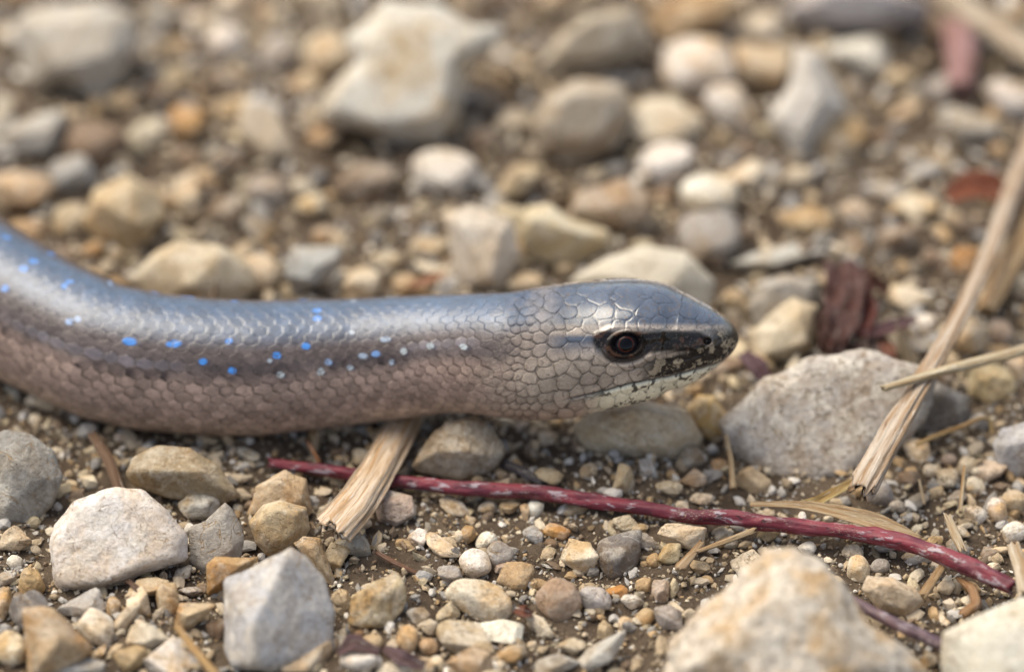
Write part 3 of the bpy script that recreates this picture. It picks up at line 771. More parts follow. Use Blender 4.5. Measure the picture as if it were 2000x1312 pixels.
    H1 = np.full(R.shape, 9e9); H2 = H1.copy(); H3 = H1.copy(); hid = np.zeros(R.shape, np.int64); hdu = np.zeros(R.shape); hdv = np.zeros(R.shape)
    hm = XC > 930
    # slightly wavy borders
    wob = np.stack([u / 9, v / 9, 0 * u], -1)
    uw = u + 2.3 * vnoise(wob * .8, 5) + .7 * vnoise(wob * 2.2, 8); vw = v + 2.3 * vnoise(wob * .8, 6) + .7 * vnoise(wob * 2.2, 7)
    uh, vh = uw[hm], vw[hm]
    h1, h2, h3, hi_ = H1[hm], H2[hm], H3[hm], hid[hm]
    for k in range(len(SU)):
        d = np.hypot((uh - SU[k]) * 0.80 + .12 * (vh - SV[k]), vh - SV[k])
        m = d < h1
        h3 = np.where(m | (d < h2), h2, np.minimum(h3, d))
        h2 = np.where(m, h1, np.minimum(h2, d)); hi_ = np.where(m, k, hi_); h1 = np.where(m, d, h1)
    H1[hm], H2[hm], H3[hm], hid[hm] = h1, h2, h3, hi_
    hdu[hm] = uh - SU[hi_]; hdv[hm] = vh - SV[hi_]
    e2_, e3_ = np.minimum(H2 - H1, 60), np.minimum(H3 - H1, 60)
    eh = np.clip(-np.log(np.exp(-.24 * e2_) + np.exp(-.24 * e3_)) / .24, 0, 60)  # rounded corners
    eh = np.where(H1 > 1e9, 60.0, eh)
    #                                               # px
    head = smooth(968, 1006, u + 6 * vnoise(wob * .6, 9)) * seen
    crown = smooth(1080, 1180, u) * (1 - smooth(52, 66, AD))    # polished shields on top
    groove_b = np.exp(-(eb / (0.12 + .07 * smooth(44, 62, AD))) ** 2) * (0.25 + 0.75 * smooth(.15, -.35, da1)); groove_h = np.exp(-(np.minimum(eh, 60) / 1.55) ** 2)
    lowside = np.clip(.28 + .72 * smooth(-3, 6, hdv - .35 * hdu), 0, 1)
    rnd_b = (((cid * 2654435761) >> 7) & 1023) / 1023.0; rnd_h = ((hid * 7919 + 13) * 104729 % 1000) / 1000.0

    # ---- relief in mm along the outward direction
    flank = smooth(44, 62, AD)
    hb = (-0.050 * groove_b - 0.085 * da1) * (0.50 + 0.50 * flank) + .012 * fbm(near * 2.2, 2, 91)
    dome = np.minimum(eh / 9.0, 1.0)
    hh = (-0.034 * groove_h * lowside + 0.026 * (1 - (1 - dome) ** 2) - .0022 * np.clip(hdu, -20, 20) * (1 - crown)) * (1 - 0.90 * crown)
    D = hb * (1 - head) + hh * head
    lat = 51 + 3 * np.sin(X / 170.0)
    rowdeg = jrow * 360.0 / NR

    def seg_d(pts):
        best = np.full(u.shape, 9e9)
        for (x0, y0), (x1, y1) in zip(pts[:-1], pts[1:]):
            ex, ey = x1 - x0, y1 - y0
            t = np.clip(((u - x0) * ex + (v - y0) * ey) / (ex * ex + ey * ey), 0, 1)
            best = np.minimum(best, np.hypot(u - x0 - t * ex, v - y0 - t * ey))
        return best
    hz = (X > 1060) * seen
    mouth = [(1092, 782), (1128, 775), (1170, 766), (1225, 751), (1307, 735), (1373, 719), (1410, 706), (1432, 690), (1441, 672)]
    md = seg_d(mouth); my = np.interp(u, [p[0] for p in mouth], [p[1] for p in mouth]) - v      # >0 above the mouth
    D += hz * (-0.17 * np.exp(-(md / 2.2) ** 2) + 0.07 * np.exp(-((my + 7) / 4.5) ** 2) * (md < 25) + 0.05 * np.exp(-((my - 7) / 4.5) ** 2) * (md < 25)) * smooth(1090, 1140, u)
    ex, ey = 1223.0, 672.0
    er = np.hypot((u - ex) / 1.42, (v - ey + 0.10 * (u - ex)))          # almond-shaped lid opening
    D += hz * (-0.62 * (1 - smooth(12, 22, er)) + 0.17 * np.exp(-((er - 24) / 3.8) ** 2) - 0.10 * np.exp(-((er - 37) / 3.2) ** 2) * smooth(-5, 12, v - ey) + .06 * np.exp(-((er - 43) / 3.5) ** 2) * smooth(-5, 12, v - ey))
    # brow ridge and the hollow before the eye
    D += hz * (0.11 * np.exp(-(seg_d([(1165, 655), (1200, 640), (1250, 640), (1330, 648), (1380, 645)]) / 6) ** 2) - 0.13 * np.exp(-(seg_d([(1262, 672), (1300, 668), (1330, 666)]) / 9) ** 2))
    D += hz * (0.07 * np.exp(-(seg_d([(1262, 697), (1300, 688), (1345, 678), (1372, 684)]) / 3.0) ** 2) + .05 * np.exp(-(seg_d([(1290, 714), (1330, 708), (1368, 698)]) / 2.6) ** 2))
    nd = np.hypot(u - 1382, v - 666)
    D += hz * (-0.36 * (1 - smooth(3.5, 9, nd)) + 0.07 * np.exp(-((nd - 11) / 3.0) ** 2))
    # bigger dents between the crown shields
    D += -0.010 * crown * np.exp(-(np.minimum(eh, 60) / 2.6) ** 2)
    D *= np.clip((1443 - X) / 14.0, 0.0, 1.0)
    dirv = (base - C[:, None, :]); dirv /= np.maximum(np.linalg.norm(dirv, axis=2, keepdims=True), 1e-9)
    P = base + D[..., None] * dirv

    # ---- pigment, with sky sheen and a side highlight painted in
    def L(*c): return np.array(c)
    q3 = near * 1.0
    n1 = fbm(q3 * 0.35, 3, 31)[..., None]; n2 = fbm(q3 * 2.6, 3, 37)[..., None]; n3 = fbm(q3 * 1.25, 3, 41, .6)[..., None]
    def mixc(c, d, w):
        w = np.clip(w, 0, 1)
        if w.ndim == 2: w = w[..., None]
        return c * (1 - w) + d * w
    col = np.broadcast_to(L(.044, .072, .122), R.shape + (3,)).copy()  # bluish grey back, with the blue sheen of the sky put into the colour
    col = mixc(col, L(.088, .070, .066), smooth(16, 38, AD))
    col = mixc(col, L(.285, .205, .168), smooth(50, 68, AD))
    col = mixc(col, L(.40, .29, .22), smooth(88, 120, AD))
    col *= 1 + 0.14 * n1 + 0.24 * n2
    body_w = 1 - head
    col *= (1 + (0.42 * (rnd_b - .5) * (0.6 + .4 * flank) * body_w))[..., None]
    blot = smooth(-.25, .35, fbm(near * np.array([.45, .45, .45]), 3, 171, .6)) * (.35 + .65 * rnd_b)
    dline = np.exp(-((rowdeg - lat - 5) / 7.0) ** 2) * body_w * (1 - smooth(930, 1000, X)) * np.clip(blot * 1.3, 0, 1) * (.45 + .55 * smooth(.2, -.3, da1))
    dline = np.maximum(dline, .65 * np.exp(-((rowdeg - lat - 17) / 8.0) ** 2) * body_w * smooth(.30, .05, eb) * smooth(.15, -.3, da1))
    col = mixc(col, L(.022, .014, .014), 0.92 * dline)
    pl = smooth(.62, .40, np.abs(rowdeg - lat + 4) / 8.6) * body_w * np.clip(smooth(60, 150, X) * (1 - smooth(330, 400, X)) + smooth(800, 850, X) * (1 - smooth(965, 1000, X)), 0, 1)
    col = mixc(col, L(.36, .33, .40), 0.16 * pl * np.clip(.3 + .8 * rnd_b, 0, 1) * smooth(.03, .3, eb))  # pale lilac scales: highlight along the side ridge, painted as colour
    col = mixc(col, col * .30, groove_b * body_w * (0.38 + 0.30 * flank * (1 - .5 * smooth(110, 140, AD))))
    # head
    hc = np.broadcast_to(L(.36, .295, .235), col.shape).copy()                      # cheek
    hc = mixc(hc, L(.055, .072, .102), (1 - smooth(42, 58, AD)) * smooth(1010, 1120, u))    # crown, the sky's blue reflection painted into its colour
    hc = mixc(hc, L(.27, .23, .19), (1 - smooth(48, 64, AD)) * smooth(1010, 1120, u) * smooth(628, 640, v) * (1 - smooth(650, 660, v)))
    hc = mixc(hc, L(.40, .30, .235), smooth(96, 118, AD))
    hc *= (1 + 0.30 * (rnd_h - .5) + .22 * (dome - .7) * (1 - crown))[..., None] * (1 + .16 * n2)
    hc = mixc(hc, L(.11, .085, .07), smooth(.55, .9, n2[..., 0]) * .6)
    chin = smooth(-2, 3, -my) * smooth(1125, 1195, u) * (1 - smooth(140, 160, AD))
    hc = mixc(hc, L(.74, .68, .51) * (1 + .10 * n1), chin * (1 - .4 * smooth(1395, 1430, u)))
    spk = smooth(.34, .58, .55 * n3[..., 0] + .75 * n2[..., 0] + .30 * groove_h)
    hc = mixc(hc, L(.05, .04, .03), chin * spk * .9)
    # dark mask from behind the eye to the nostril, mottled lips and snout
    mask = np.exp(-np.clip(seg_d([(1178, 664), (1222, 672), (1300, 666), (1362, 668)]) - 15, 0, 99) ** 2 / 60.0)
    mask *= smooth(640, 650, v)
    mask = np.maximum(mask, np.exp(-np.clip(er - 27, 0, 99) ** 2 / 50.0) * smooth(640, 652, v))
    hc = mixc(hc, L(.005, .003, .002) * (1 + .8 * n2) + L(.05, .022, .012) * smooth(.3, .7, n3), mask * hz * .97)
    lid = np.exp(-((er - 33) / 6.0) ** 2) * smooth(0, 14, v - ey) * hz
    hc = mixc(hc, L(.014, .014, .018), .85 * lid)
    lip = smooth(2, 6, my) * (1 - smooth(34, 44, my)) * smooth(1225, 1290, u)
    snout = np.maximum(smooth(1370, 1405, u) * smooth(632, 655, v), lip)
    mott = smooth(-.42, .02, fbm(q3 * 2.1, 3, 141, .6))
    hc = mixc(hc, L(.30, .245, .165)[None, None] * (1 - mott[..., None]) + L(.008, .006, .005)[None, None] * mott[..., None], snout * (1 - chin * .65) * .92)
    hc = mixc(hc, L(.035, .030, .024), smooth(1398, 1432, u) * (1 - smooth(655, 672, v)) * .85)
    hc = mixc(hc, L(.006, .005, .005), (1 - smooth(6, 9, nd)) * hz)
    hc = mixc(hc, L(.008, .007, .008), (1 - smooth(19, 24, er)) * hz)
    hc = mixc(hc, L(.03, .022, .02), np.exp(-(md / 1.9) ** 2) * hz * smooth(1085, 1140, u))
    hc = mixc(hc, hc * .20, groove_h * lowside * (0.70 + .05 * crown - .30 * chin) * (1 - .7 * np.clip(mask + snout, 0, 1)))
    # earlier speckle on the shields above the eye
    hc = mixc(hc, L(.07, .055, .045), smooth(.35, .7, fbm(q3 * 7.0, 2, 77)) * crown * .7)
    hw = smooth(930, 1120, u + 18 * n3[..., 0] - 40 * (1 - smooth(30, 60, AD)) + 60 * smooth(50, 70, AD)) * seen
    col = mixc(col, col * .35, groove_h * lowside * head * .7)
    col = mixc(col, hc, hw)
    # blue and whitish single scales
    spots = [(253,667,15,8,0),(339,671,17,8,0),(447,666,8,7,0),(397,706,9,7,0),(453,724,8,7,0),(540,694,9,7,0),(597,675,10,7,0),(620,622,10,6,0),(46,525,9,7,0),(10,563,9,7,0),(29,459,9,7,0),(82,490,9,6,0),
      (156,534,9,6,0),(126,559,7,6,0),(212,558,9,6,0),(326,586,9,4,0),(402,597,10,5,0),(135,628,8,7,.5),(152,623,7,6,.6),(642,707,8,7,.55),(734,691,9,6,.35),(709,695,10,6,.8),(548,732,8,6,1),(626,726,8,7,1),
      (753,662,10,6,.8),(788,686,7,7,1),(840,675,8,7,1),(905,677,9,6,1),(765,707,6,6,.8),(684,718,7,6,.9),(687,648,6,5,.9),(527,704,6,5,.9),(672,584,8,4,0),(-40,500,9,7,0),(-90,470,9,7,0)]
    gloss = 0.30 + 0 * R
    for sx, sy, sw, sh, pale in spots:
        d = np.hypot((u - sx) / sw, (v - sy) / sh) + .18 * n2[..., 0]
        w = (1 - smooth(.7, 1.15, d)) * seen * (.25 + .75 * smooth(.02, .12, eb))
        c = L(.050, .205, .56) * (1 - pale) + L(.33, .37, .39) * pale
        col = mixc(col, L(.03, .03, .05), np.exp(-np.hypot((u - sx - sw * .9) / (sw * .6), (v - sy - sh * .5) / (sh * .7)) ** 2) * seen * .75)
        col = mixc(col, c, w * .95)
    gloss = gloss + .50 * crown * head + .25 * smooth(1150, 1250, u) * seen + .45 * np.maximum(mask * hz, snout)
    gloss = np.clip(gloss + .2 * pl - .2 * flank * body_w, 0, 1)
    col = np.clip(col, .003, .9)
    spec = .66 - .48 * smooth(14, 40, AD) + .25 * pl
    spec = np.where(X > 960, spec * (1 - head) + head * (.16 + .75 * crown), spec)
    spec = spec * (1 - .8 * np.clip(mask * hz + snout, 0, 1)) + .04
    spec = spec * (1 - (1 - smooth(24, 31, er)) * hz * .8)

    ns, npn = R.shape
    i = np.arange(ns * npn).reshape(ns, npn)
    k = np.arange(npn); k2 = (k + 1) % npn
    F = np.stack([i[:-1][:, k], i[:-1][:, k2], i[1:][:, k2], i[1:][:, k]], -1).reshape(-1, 4)
    origin = C[np.searchsorted(XC, 700)].copy(); origin[2] = 0
    V = P.reshape(-1, 3) - origin
    me = mk_mesh('body', V, F[:, ::-1])
    nv = len(me.vertices)
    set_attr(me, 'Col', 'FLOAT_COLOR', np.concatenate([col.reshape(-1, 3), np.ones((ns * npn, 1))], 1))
    set_attr(me, 'gloss', 'FLOAT', gloss.reshape(-1))
    set_attr(me, 'spec', 'FLOAT', spec.reshape(-1))
    root = bpy.data.objects.new('slow_worm', None); COL.objects.link(root)
    root.empty_display_size = .005; root.location = Vector(origin * MM)
    tag(root, 'grey-brown slow worm with small blue spots stretched over gravel, head raised', 'slow worm')
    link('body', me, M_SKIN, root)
    # ---- eyes
    sel = (np.abs(PHI) < 2.4) & (PHI > 0)
    dd = np.hypot(u - ex, v - ey)[:, sel]; ii, jj = np.unravel_index(dd.argmin(), dd.shape)
    pe = near[ii, np.where(sel)[0][jj]]
    ce = C[ii]; tt = T[ii]
    n = pe - ce; n -= (n @ tt) * tt; n /= np.linalg.norm(n)
    n = n + 0.10 * tt; n /= np.linalg.norm(n)
    print('eye depth', float(-(pe - CAMP) @ BV))
    for side in (1, -1):
        if side == 1: pc, nn = pe, n
        else:
            m_ = Nr[ii]; pc = pe - 2 * ((pe - ce) @ m_) * m_; nn = n - 2 * (n @ m_) * m_
        rad = 1.12
        cen = pc - nn * 1.02
        def cap(r, a0, a1, rings=14, seg=48):
            ax = np.cross(nn, [0, 0, 1.0]); ax /= np.linalg.norm(ax); ay = np.cross(ax, nn)
            Vv, Ff = [], []
            for q in range(rings + 1):
                t = a0 + (a1 - a0) * q / rings
                for s in range(seg):
                    f = 2 * math.pi * s / seg
                    Vv.append(r * (math.cos(t) * nn + math.sin(t) * (math.cos(f) * ax + math.sin(f) * ay)))
            for q in range(rings):
                for s in range(seg):
                    Ff.append((q * seg + s, (q + 1) * seg + s, (q + 1) * seg + (s + 1) % seg, q * seg + (s + 1) % seg))
            return np.array(Vv), np.array(Ff)
        e = link('eye', mk_mesh('eye', *cap(rad, 0.001, math.pi - .001, 32)), M_EYE, root, cen - origin)
        link('iris', mk_mesh('iris', *cap(rad + .012, math.radians(23), math.radians(32))), M_IRIS, e)
        link('pupil', mk_mesh('pupil', *cap(rad + .014, 0.001, math.radians(25.5))), M_PUPIL, e)
build_snake()

# ------------------------------------------------------------------ twigs, straw and leaf bits
def stick(name, path, width, colour, label, cat, mat=None, flat=0.75, knobs=0.05, jag=0.0, seg=28, step=0.22, roll=0.0, taper=None, ridges=0.0, split=0.0):
    """path of (u, v, z mm); width in photo px (number or list along the path)"""
    P = np.array([at_z(u, v, z) for u, v, z in path])
    s = np.concatenate([[0], np.cumsum(np.linalg.norm(np.diff(P, axis=0), axis=1))])
    n = max(int(s[-1] / step), 8)
    sd = np.linspace(0, s[-1], n)
    Pd = np.stack([np.interp(sd, s, P[:, k]) for k in range(3)], 1)
    kw = max(3, n // (len(path) * 2)) | 1
    if len(path) > 2:
        pad = kw // 2
        for k in range(3):
            y = Pd[:, k]
            y = np.concatenate([2 * y[0] - y[pad:0:-1], y, 2 * y[-1] - y[-2:-pad - 2:-1]])
            Pd[:, k] = np.convolve(y, np.ones(kw) / kw, 'valid')[:n]
    w = np.interp(sd, s, np.broadcast_to(width, (len(path),)).astype(float)) if np.ndim(width) else np.full(n, float(width))
    dep = -(Pd - CAMP) @ BV
    r = w / 2 * dep / FPX
    T = np.gradient(Pd, axis=0); T /= np.linalg.norm(T, axis=1)[:, None]
    Z = np.array([0, 0, 1.0]); U = Z - (T @ Z)[:, None] * T; U /= np.linalg.norm(U, axis=1)[:, None]; S = np.cross(T, U)
    ph = np.linspace(0, 2 * math.pi, seg, endpoint=False)
    seed = int(rng.integers(1, 9999))
    q = np.stack(np.broadcast_arrays(sd[:, None] * .55, np.cos(ph)[None] * 1.2, np.sin(ph)[None] * 1.2), -1) + seed
    rad = r[:, None] * (1 + knobs * 2 * fbm(q, 3, seed))
    if ridges:                                   # fibres running along the piece
        prof = fbm(np.stack([np.cos(ph) * 3.2, np.sin(ph) * 3.2, 0 * ph], -1) + seed, 3, seed)
        rad *= 1 + ridges * prof[None] + ridges * .4 * vnoise(q * np.array([.5, 3.5, 3.5]), seed + 3)
    ca, sa = np.cos(ph + roll), np.sin(ph + roll)
    cr, sr = math.cos(roll), math.sin(roll)
    x = np.cos(ph)[None] * rad; y = np.sin(ph)[None] * rad * flat
    xs, ys = x * cr - y * sr, x * sr + y * cr
    V = Pd[:, None, :] + xs[..., None] * S[:, None, :] + ys[..., None] * U[:, None, :]
    if jag:                                      # broken ends
        e = vnoise(np.stack([np.cos(ph) * 3.5, np.sin(ph) * 3.5, 0 * ph], -1) + seed + 9, seed) * jag
        e2 = vnoise(np.stack([np.cos(ph) * 3.5, np.sin(ph) * 3.5, 0 * ph], -1) + seed + 39, seed) * jag
        wa = np.clip(1 - sd / (3 * jag), 0, 1); wb = np.clip(1 - (s[-1] - sd) / (3 * jag), 0, 1)
        V += (wa[:, None] * e[None] + wb[:, None] * e2[None])[..., None] * T[:, None, :]
    V = V.reshape(-1, 3)
    i = np.arange(n * seg).reshape(n, seg); k2 = (np.arange(seg) + 1) % seg
    F = np.stack([i[:-1], i[1:], i[1:][:, k2], i[:-1][:, k2]], -1).reshape(-1, 4)
    ends = []; extra = []
    for row, tdir in ((0, -1), (n - 1, 1)):
        c_ = V[i[row]].mean(0) - T[row] * tdir * (jag * .15)
        ring = V[i[row]] * .55 + c_ * .45
        b0 = n * seg + len(extra) * 1
        start = len(V) + sum(len(e_) for e_ in extra)
        extra.append(np.concatenate([ring, c_[None]]))
        for k in range(seg):
            a0, a1 = i[row, k], i[row, k2[k]]; b0, b1 = start + k, start + k2[k]; cc = start + seg
            ends.append((a0, a1, b1, b0) if tdir < 0 else (a1, a0, b0, b1))
            ends.append((b0, b1, cc, cc))
    fib = np.stack(np.broadcast_arrays(sd[:, None], (ph[None] - math.pi) * r.mean(), np.full((1, 1), seed % 97 * 1.0)), -1).reshape(-1, 3)
    fx = [np.concatenate([fib[i[row]], fib[i[row, :1]]]) for row in (0, n - 1)]
    V = np.concatenate([V] + extra); fib = np.concatenate([fib] + fx)
    quads = [f for f in ends if f[2] != f[3]]; tris = [f[:3] for f in ends if f[2] == f[3]]
    o_ = Pd[n // 2].copy()
    me = bpy.data.meshes.new(name)
    me.from_pydata(((V - o_) * MM).tolist(), [], F.tolist() + quads + tris)
    me.polygons.foreach_set('use_smooth', np.ones(len(me.polygons), bool))
    set_attr(me, 'fib', 'FLOAT_VECTOR', fib)
    o = link(name, me, mat or M_STRAW, loc=o_)
    o.color = tuple(colour) + (1.0,)
    tag(o, label, cat)
    return o
STR = (.46, .36, .24)
stick('red_twig', [(527,903,.9),(640,918,1.0),(760,938,1.0),(900,952,1.05),(1050,961,1.1),(1130,972,1.15),(1200,983,1.2),(1350,1007,1.3),(1430,1011,1.35),(1500,1021,1.4),(1650,1036,1.6),(1780,1062,1.9),(1880,1102,2.2),(1978,1146,2.4)],
      [17,24,27,28,28,31,27,29,32,29,31,33,36,31], (.18,.024,.036), 'crimson twig with grey flecks lying across the gravel', 'twig', M_RED, flat=1.0, knobs=.10, jag=.3, seg=32)
stick('straw_stub', [(815,775,.8),(775,850,1.7),(735,925,2.7),(695,985,3.1),(652,1034,3.3)], [54,58,64,70,74], (.66,.55,.42), 'broken stub of split straw sticking out from under the body over the twig', 'straw', flat=.30, jag=.7, seg=56, ridges=.24, knobs=.02, roll=.25)
stick('straw', [(2030,235,3.2),(1990,330,3.6),(1930,500,4.6),(1862,640,5.6),(1800,745,6.2),(1745,835,5.7),(1683,948,3.6)], [34,34,32,33,38,50,56], (.46,.39,.31), 'long weathered straw stem with a split frayed end', 'straw', flat=.6, jag=1.5, seg=48, ridges=.32, knobs=.03, roll=-.2)
stick('dry_grass', [(2040,672,5.2),(1960,695,6.0),(1850,722,6.8),(1724,759,7.2)], [25,24,22,15], (.50,.43,.29), 'thin pale grass stem crossing over the long straw stem', 'straw', flat=.8, jag=.25, seg=24, ridges=.05)
stick('straw', [(2040,390,2.0),(1990,480,2.0),(1925,608,1.8)], [42,44,40], (.45,.32,.17), 'short orange-tan straw lying beside the long straw stem', 'straw', flat=.6, jag=.5, seg=32, ridges=.12)
stick('straw', [(1845,-10,2.5),(1920,45,2.5),(2040,125,2.5)], [60,62,62], (.46,.40,.31), 'thick pale straw in the far gravel', 'straw', flat=.7, jag=.3, ridges=.08)
stick('twig', [(1868,50,1.8),(1878,105,2.0),(1876,175,1.8)], [56,62,50], (.34,.20,.20), 'short pinkish twig piece standing near the thick pale straw', 'twig', jag=.4, flat=.8)
stick('stalk', [(345,1222,3.0),(375,1262,3.2),(425,1322,3.6)], [13,17,19], (.40,.27,.11), 'thin tan stalk lying against the bright white blocky stone', 'straw', flat=.8, jag=.3, seg=20, ridges=.08)
stick('straw_fibre', [(1363,1076,1.6),(1420,1055,1.5),(1475,1034,1.3)], [9,13,14], (.42,.32,.19), 'thin split straw running under the red twig', 'straw', flat=.6, jag=.4, seg=20, ridges=.12)
stick('rootlet', [(735,1078,.8),(765,1095,.8),(800,1112,.7),(832,1128,.6)], [10,12,10,6], (.16,.09,.06), 'dark brown rootlet on bare soil below the straw stub', 'root', jag=.4, seg=16)
stick('twig', [(1640,1160,2.2),(1705,1195,2.2),(1770,1228,2.3),(1845,1262,2.4)], [24,24,25,25], (.13,.075,.08), 'dull purple-brown twig between the huge pitted rock and the cream boulder', 'twig', M_RED, flat=1, jag=.2)
stick('grass_stalk', [(1790,868,1.4),(1830,850,1.8),(1880,832,2.3),(1915,815,2.4),(1935,818,2.0),(1938,850,1.2)], [10,11,11,10,8,7], (.44,.32,.15), 'bent tan grass stalk beside the blue-grey angular stone', 'straw', jag=.2, seg=16)
stick('grass_stalk', [(1418,850,2.0),(1428,900,1.6),(1432,955,.8)], [9,11,14], (.38,.28,.16), 'upright thin stalk in front of the large porous stone', 'straw', jag=.2, seg=16)
stick('grass_stalk', [(1876,1000,1.0),(1880,950,1.9),(1884,910,2.6)], [8,8,7], (.46,.36,.22), 'thin upright stalk beside the cream nut-shaped pebble', 'straw', jag=.2, seg=14)
stick('straw', [(1850,1008,2.0),(1866,1045,1.7),(1880,1075,1.4)], [16,20,18], (.50,.42,.29), 'stubby broken straw beside the rough white nugget', 'straw', flat=.6, jag=.5, seg=24, ridges=.12)
stick('straw', [(1980,1065,3.0),(1995,1110,3.4),(2004,1160,3.8)], [26,30,30], (.52,.45,.34), 'pale straw piece standing at the end of the red twig', 'straw', flat=.6, jag=.4, seg=24, ridges=.1)
stick('straw_fibre', [(1795,935,1.5),(1800,960,1.1),(1806,985,.7)], [6,6,5], (.48,.38,.24), 'hair-thin straw splinter beside the split straw end', 'straw', jag=.2, seg=12)
stick('straw_fibre', [(1800,1165,1.0),(1830,1120,1.5),(1848,1095,1.7)], [20,18,14], (.38,.29,.17), 'tan splinter slanting under the red twig\'s thick end', 'straw', jag=.4, seg=18, flat=.5)
stick('root', [(1880,1200,.6),(1908,1180,1.4),(1900,1150,1.6),(1875,1130,1.0)], [22,24,20,14], (.33,.20,.10), 'curled tan root before the smooth cream boulder', 'root', jag=.3, seg=20)
stick('straw_fibre', [(1325,1112,1.4),(1345,1090,1.6),(1372,1058,1.4)], [24,20,14], (.40,.31,.20), 'earth-coloured splinter beside the thin split straw', 'straw', jag=.4, seg=18, flat=.6)
stick('root', [(985,905,.7),(1020,920,.8),(1062,945,.5)], [20,22,16], (.035,.03,.04), 'blackish root in the shade above the red twig', 'root', jag=.4, seg=18)
stick('root', [(600,860,1.2),(612,880,1.6),(625,905,1.0)], [10,9,8], (.30,.14,.06), 'tiny orange-brown fibre above the red twig\'s thin end', 'root', jag=.3, seg=12)
stick('straw_fibre', [(240,980,.5),(215,900,1.6),(180,850,1.9)], [22,24,20], (.16,.10,.06), 'dark stalk in the shadow beside the ridged stone', 'straw', jag=.4, seg=18)

def leaf(name, path, width, colour, label, curl=.35, thick=.07, twist=0.0, cat='leaf', steps=40, cross=9, crumple=.12):
    """a dry blade: a thin curled sheet with real thickness along a path"""
    P = np.array([at_z(u, v, z) for u, v, z in path]); s = np.linspace(0, 1, len(P)); sd = np.linspace(0, 1, steps)
    Pd = np.stack([np.interp(sd, s, P[:, k]) for k in range(3)], 1)
    for k in range(3):
        y = np.concatenate([2 * Pd[0, k] - Pd[3:0:-1, k], Pd[:, k], 2 * Pd[-1, k] - Pd[-2:-5:-1, k]]); Pd[:, k] = np.convolve(y, np.ones(7) / 7, 'valid')
    w = np.interp(sd, s, width) / 2 * (-(Pd - CAMP) @ BV) / FPX
    T = np.gradient(Pd, axis=0); T /= np.linalg.norm(T, axis=1)[:, None]
    Z = np.array([0, -.35, .94]); U = Z - (T @ Z)[:, None] * T; U /= np.linalg.norm(U, axis=1)[:, None]; S = np.cross(T, U)
    c = np.linspace(-1, 1, cross); seed = int(rng.integers(1, 9999))
    tw = twist * sd[:, None]
    lat = c[None] * w[:, None] * (1 + .10 * vnoise(np.stack(np.broadcast_arrays(sd[:, None] * 9, np.sign(c)[None] * 3, np.zeros((1, 1))), -1) + seed, seed))
    up = curl * w[:, None] * c[None] ** 2 + crumple * w[:, None] * fbm(np.stack(np.broadcast_arrays(sd[:, None] * 5, c[None] * 1.5, np.zeros((1, 1))), -1) + seed, 2, seed)
    l2, u2 = lat * np.cos(tw) - up * np.sin(tw), lat * np.sin(tw) + up * np.cos(tw)
    top = Pd[:, None] + l2[..., None] * S[:, None] + u2[..., None] * U[:, None]
    nrm = (-np.sin(tw))[..., None] * S[:, None] + np.cos(tw)[..., None] * U[:, None]
    bot = top - thick * nrm
    n = steps * cross
    i = np.arange(n).reshape(steps, cross)
    q = lambda A: np.stack([A[:-1, :-1], A[:-1, 1:], A[1:, 1:], A[1:, :-1]], -1).reshape(-1, 4)
    rim = np.concatenate([i[0, :], i[1:, -1], i[-1, -2::-1], i[-2:0:-1, 0]]); r2 = np.roll(rim, -1)
    F = np.concatenate([q(i), q(i)[:, ::-1] + n, np.stack([rim, rim + n, r2 + n, r2], -1)])
    V = np.concatenate([top.reshape(-1, 3), bot.reshape(-1, 3)])
    o_ = Pd[steps // 2]
    me = mk_mesh(name, V - o_, F)
    L_ = np.linalg.norm(np.diff(P, axis=0), axis=1).sum()
    fib = np.stack(np.broadcast_arrays(sd[:, None] * L_, lat, np.full((1, 1), seed % 97)), -1).reshape(-1, 3)
    set_attr(me, 'fib', 'FLOAT_VECTOR', np.concatenate([fib, fib]))
    o = link(name, me, M_STRAW, loc=o_); o.color = tuple(colour) + (1,)
    return tag(o, label, cat)
leaf('dry_grass', [(1465,984,1.9),(1560,985,2.1),(1640,1000,2.2),(1720,1022,2.1),(1800,1050,1.7)], [10,16,32,34,8], (.40,.31,.19), 'dry tan grass blade lying along the upper side of the red twig', .3, cat='grass blade')
leaf('dry_grass', [(1690,930,1.9),(1640,955,2.0),(1600,978,2.1),(1560,984,2.0)], [14,20,20,10], (.42,.34,.15), 'yellowish dry blade reaching from the straw end to the twig', .3, cat='grass blade')
leaf('bark_flake', [(1640,520,3.0),(1650,570,3.6),(1640,630,3.2),(1620,690,2.0)], [54,80,74,44], (.075,.026,.018), 'dark red-brown bark chip behind the large porous stone', .5, .5, .3, cat='bark', crumple=.55)
leaf('bark_flake', [(1670,560,2.6),(1690,610,3.0),(1680,660,2.2)], [40,60,40], (.12,.03,.022), 'reddish curled flake against the dark bark chip', .6, .2, -.4, cat='bark', crumple=.5)
leaf('bark_flake', [(1605,610,1.6),(1612,660,2.6),(1640,705,1.4)], [24,44,26], (.060,.022,.014), 'dark curled flake under the red-brown bark chip', .7, .2, .5, cat='bark', crumple=.5)
leaf('bark_flake', [(1640,535,1.4),(1690,540,2.4),(1735,570,1.4)], [16,32,16], (.10,.035,.022), 'thin rusty flake behind the red-brown bark chip', .6, .15, -.5, cat='bark', crumple=.5)
leaf('leaf_fragment', [(1655,690,1.4),(1690,680,2.2),(1730,700,1.4)], [16,30,14], (.055,.025,.022), 'blackish leaf scrap at the foot of the bark chip', .6, .12, .5, crumple=.5)
leaf('leaf_fragment', [(1690,655,2.4),(1740,640,2.8),(1790,622,2.2)], [18,34,14], (.10,.045,.055), 'purple leaf fragment beside the bark chip', .4, .1, .2)
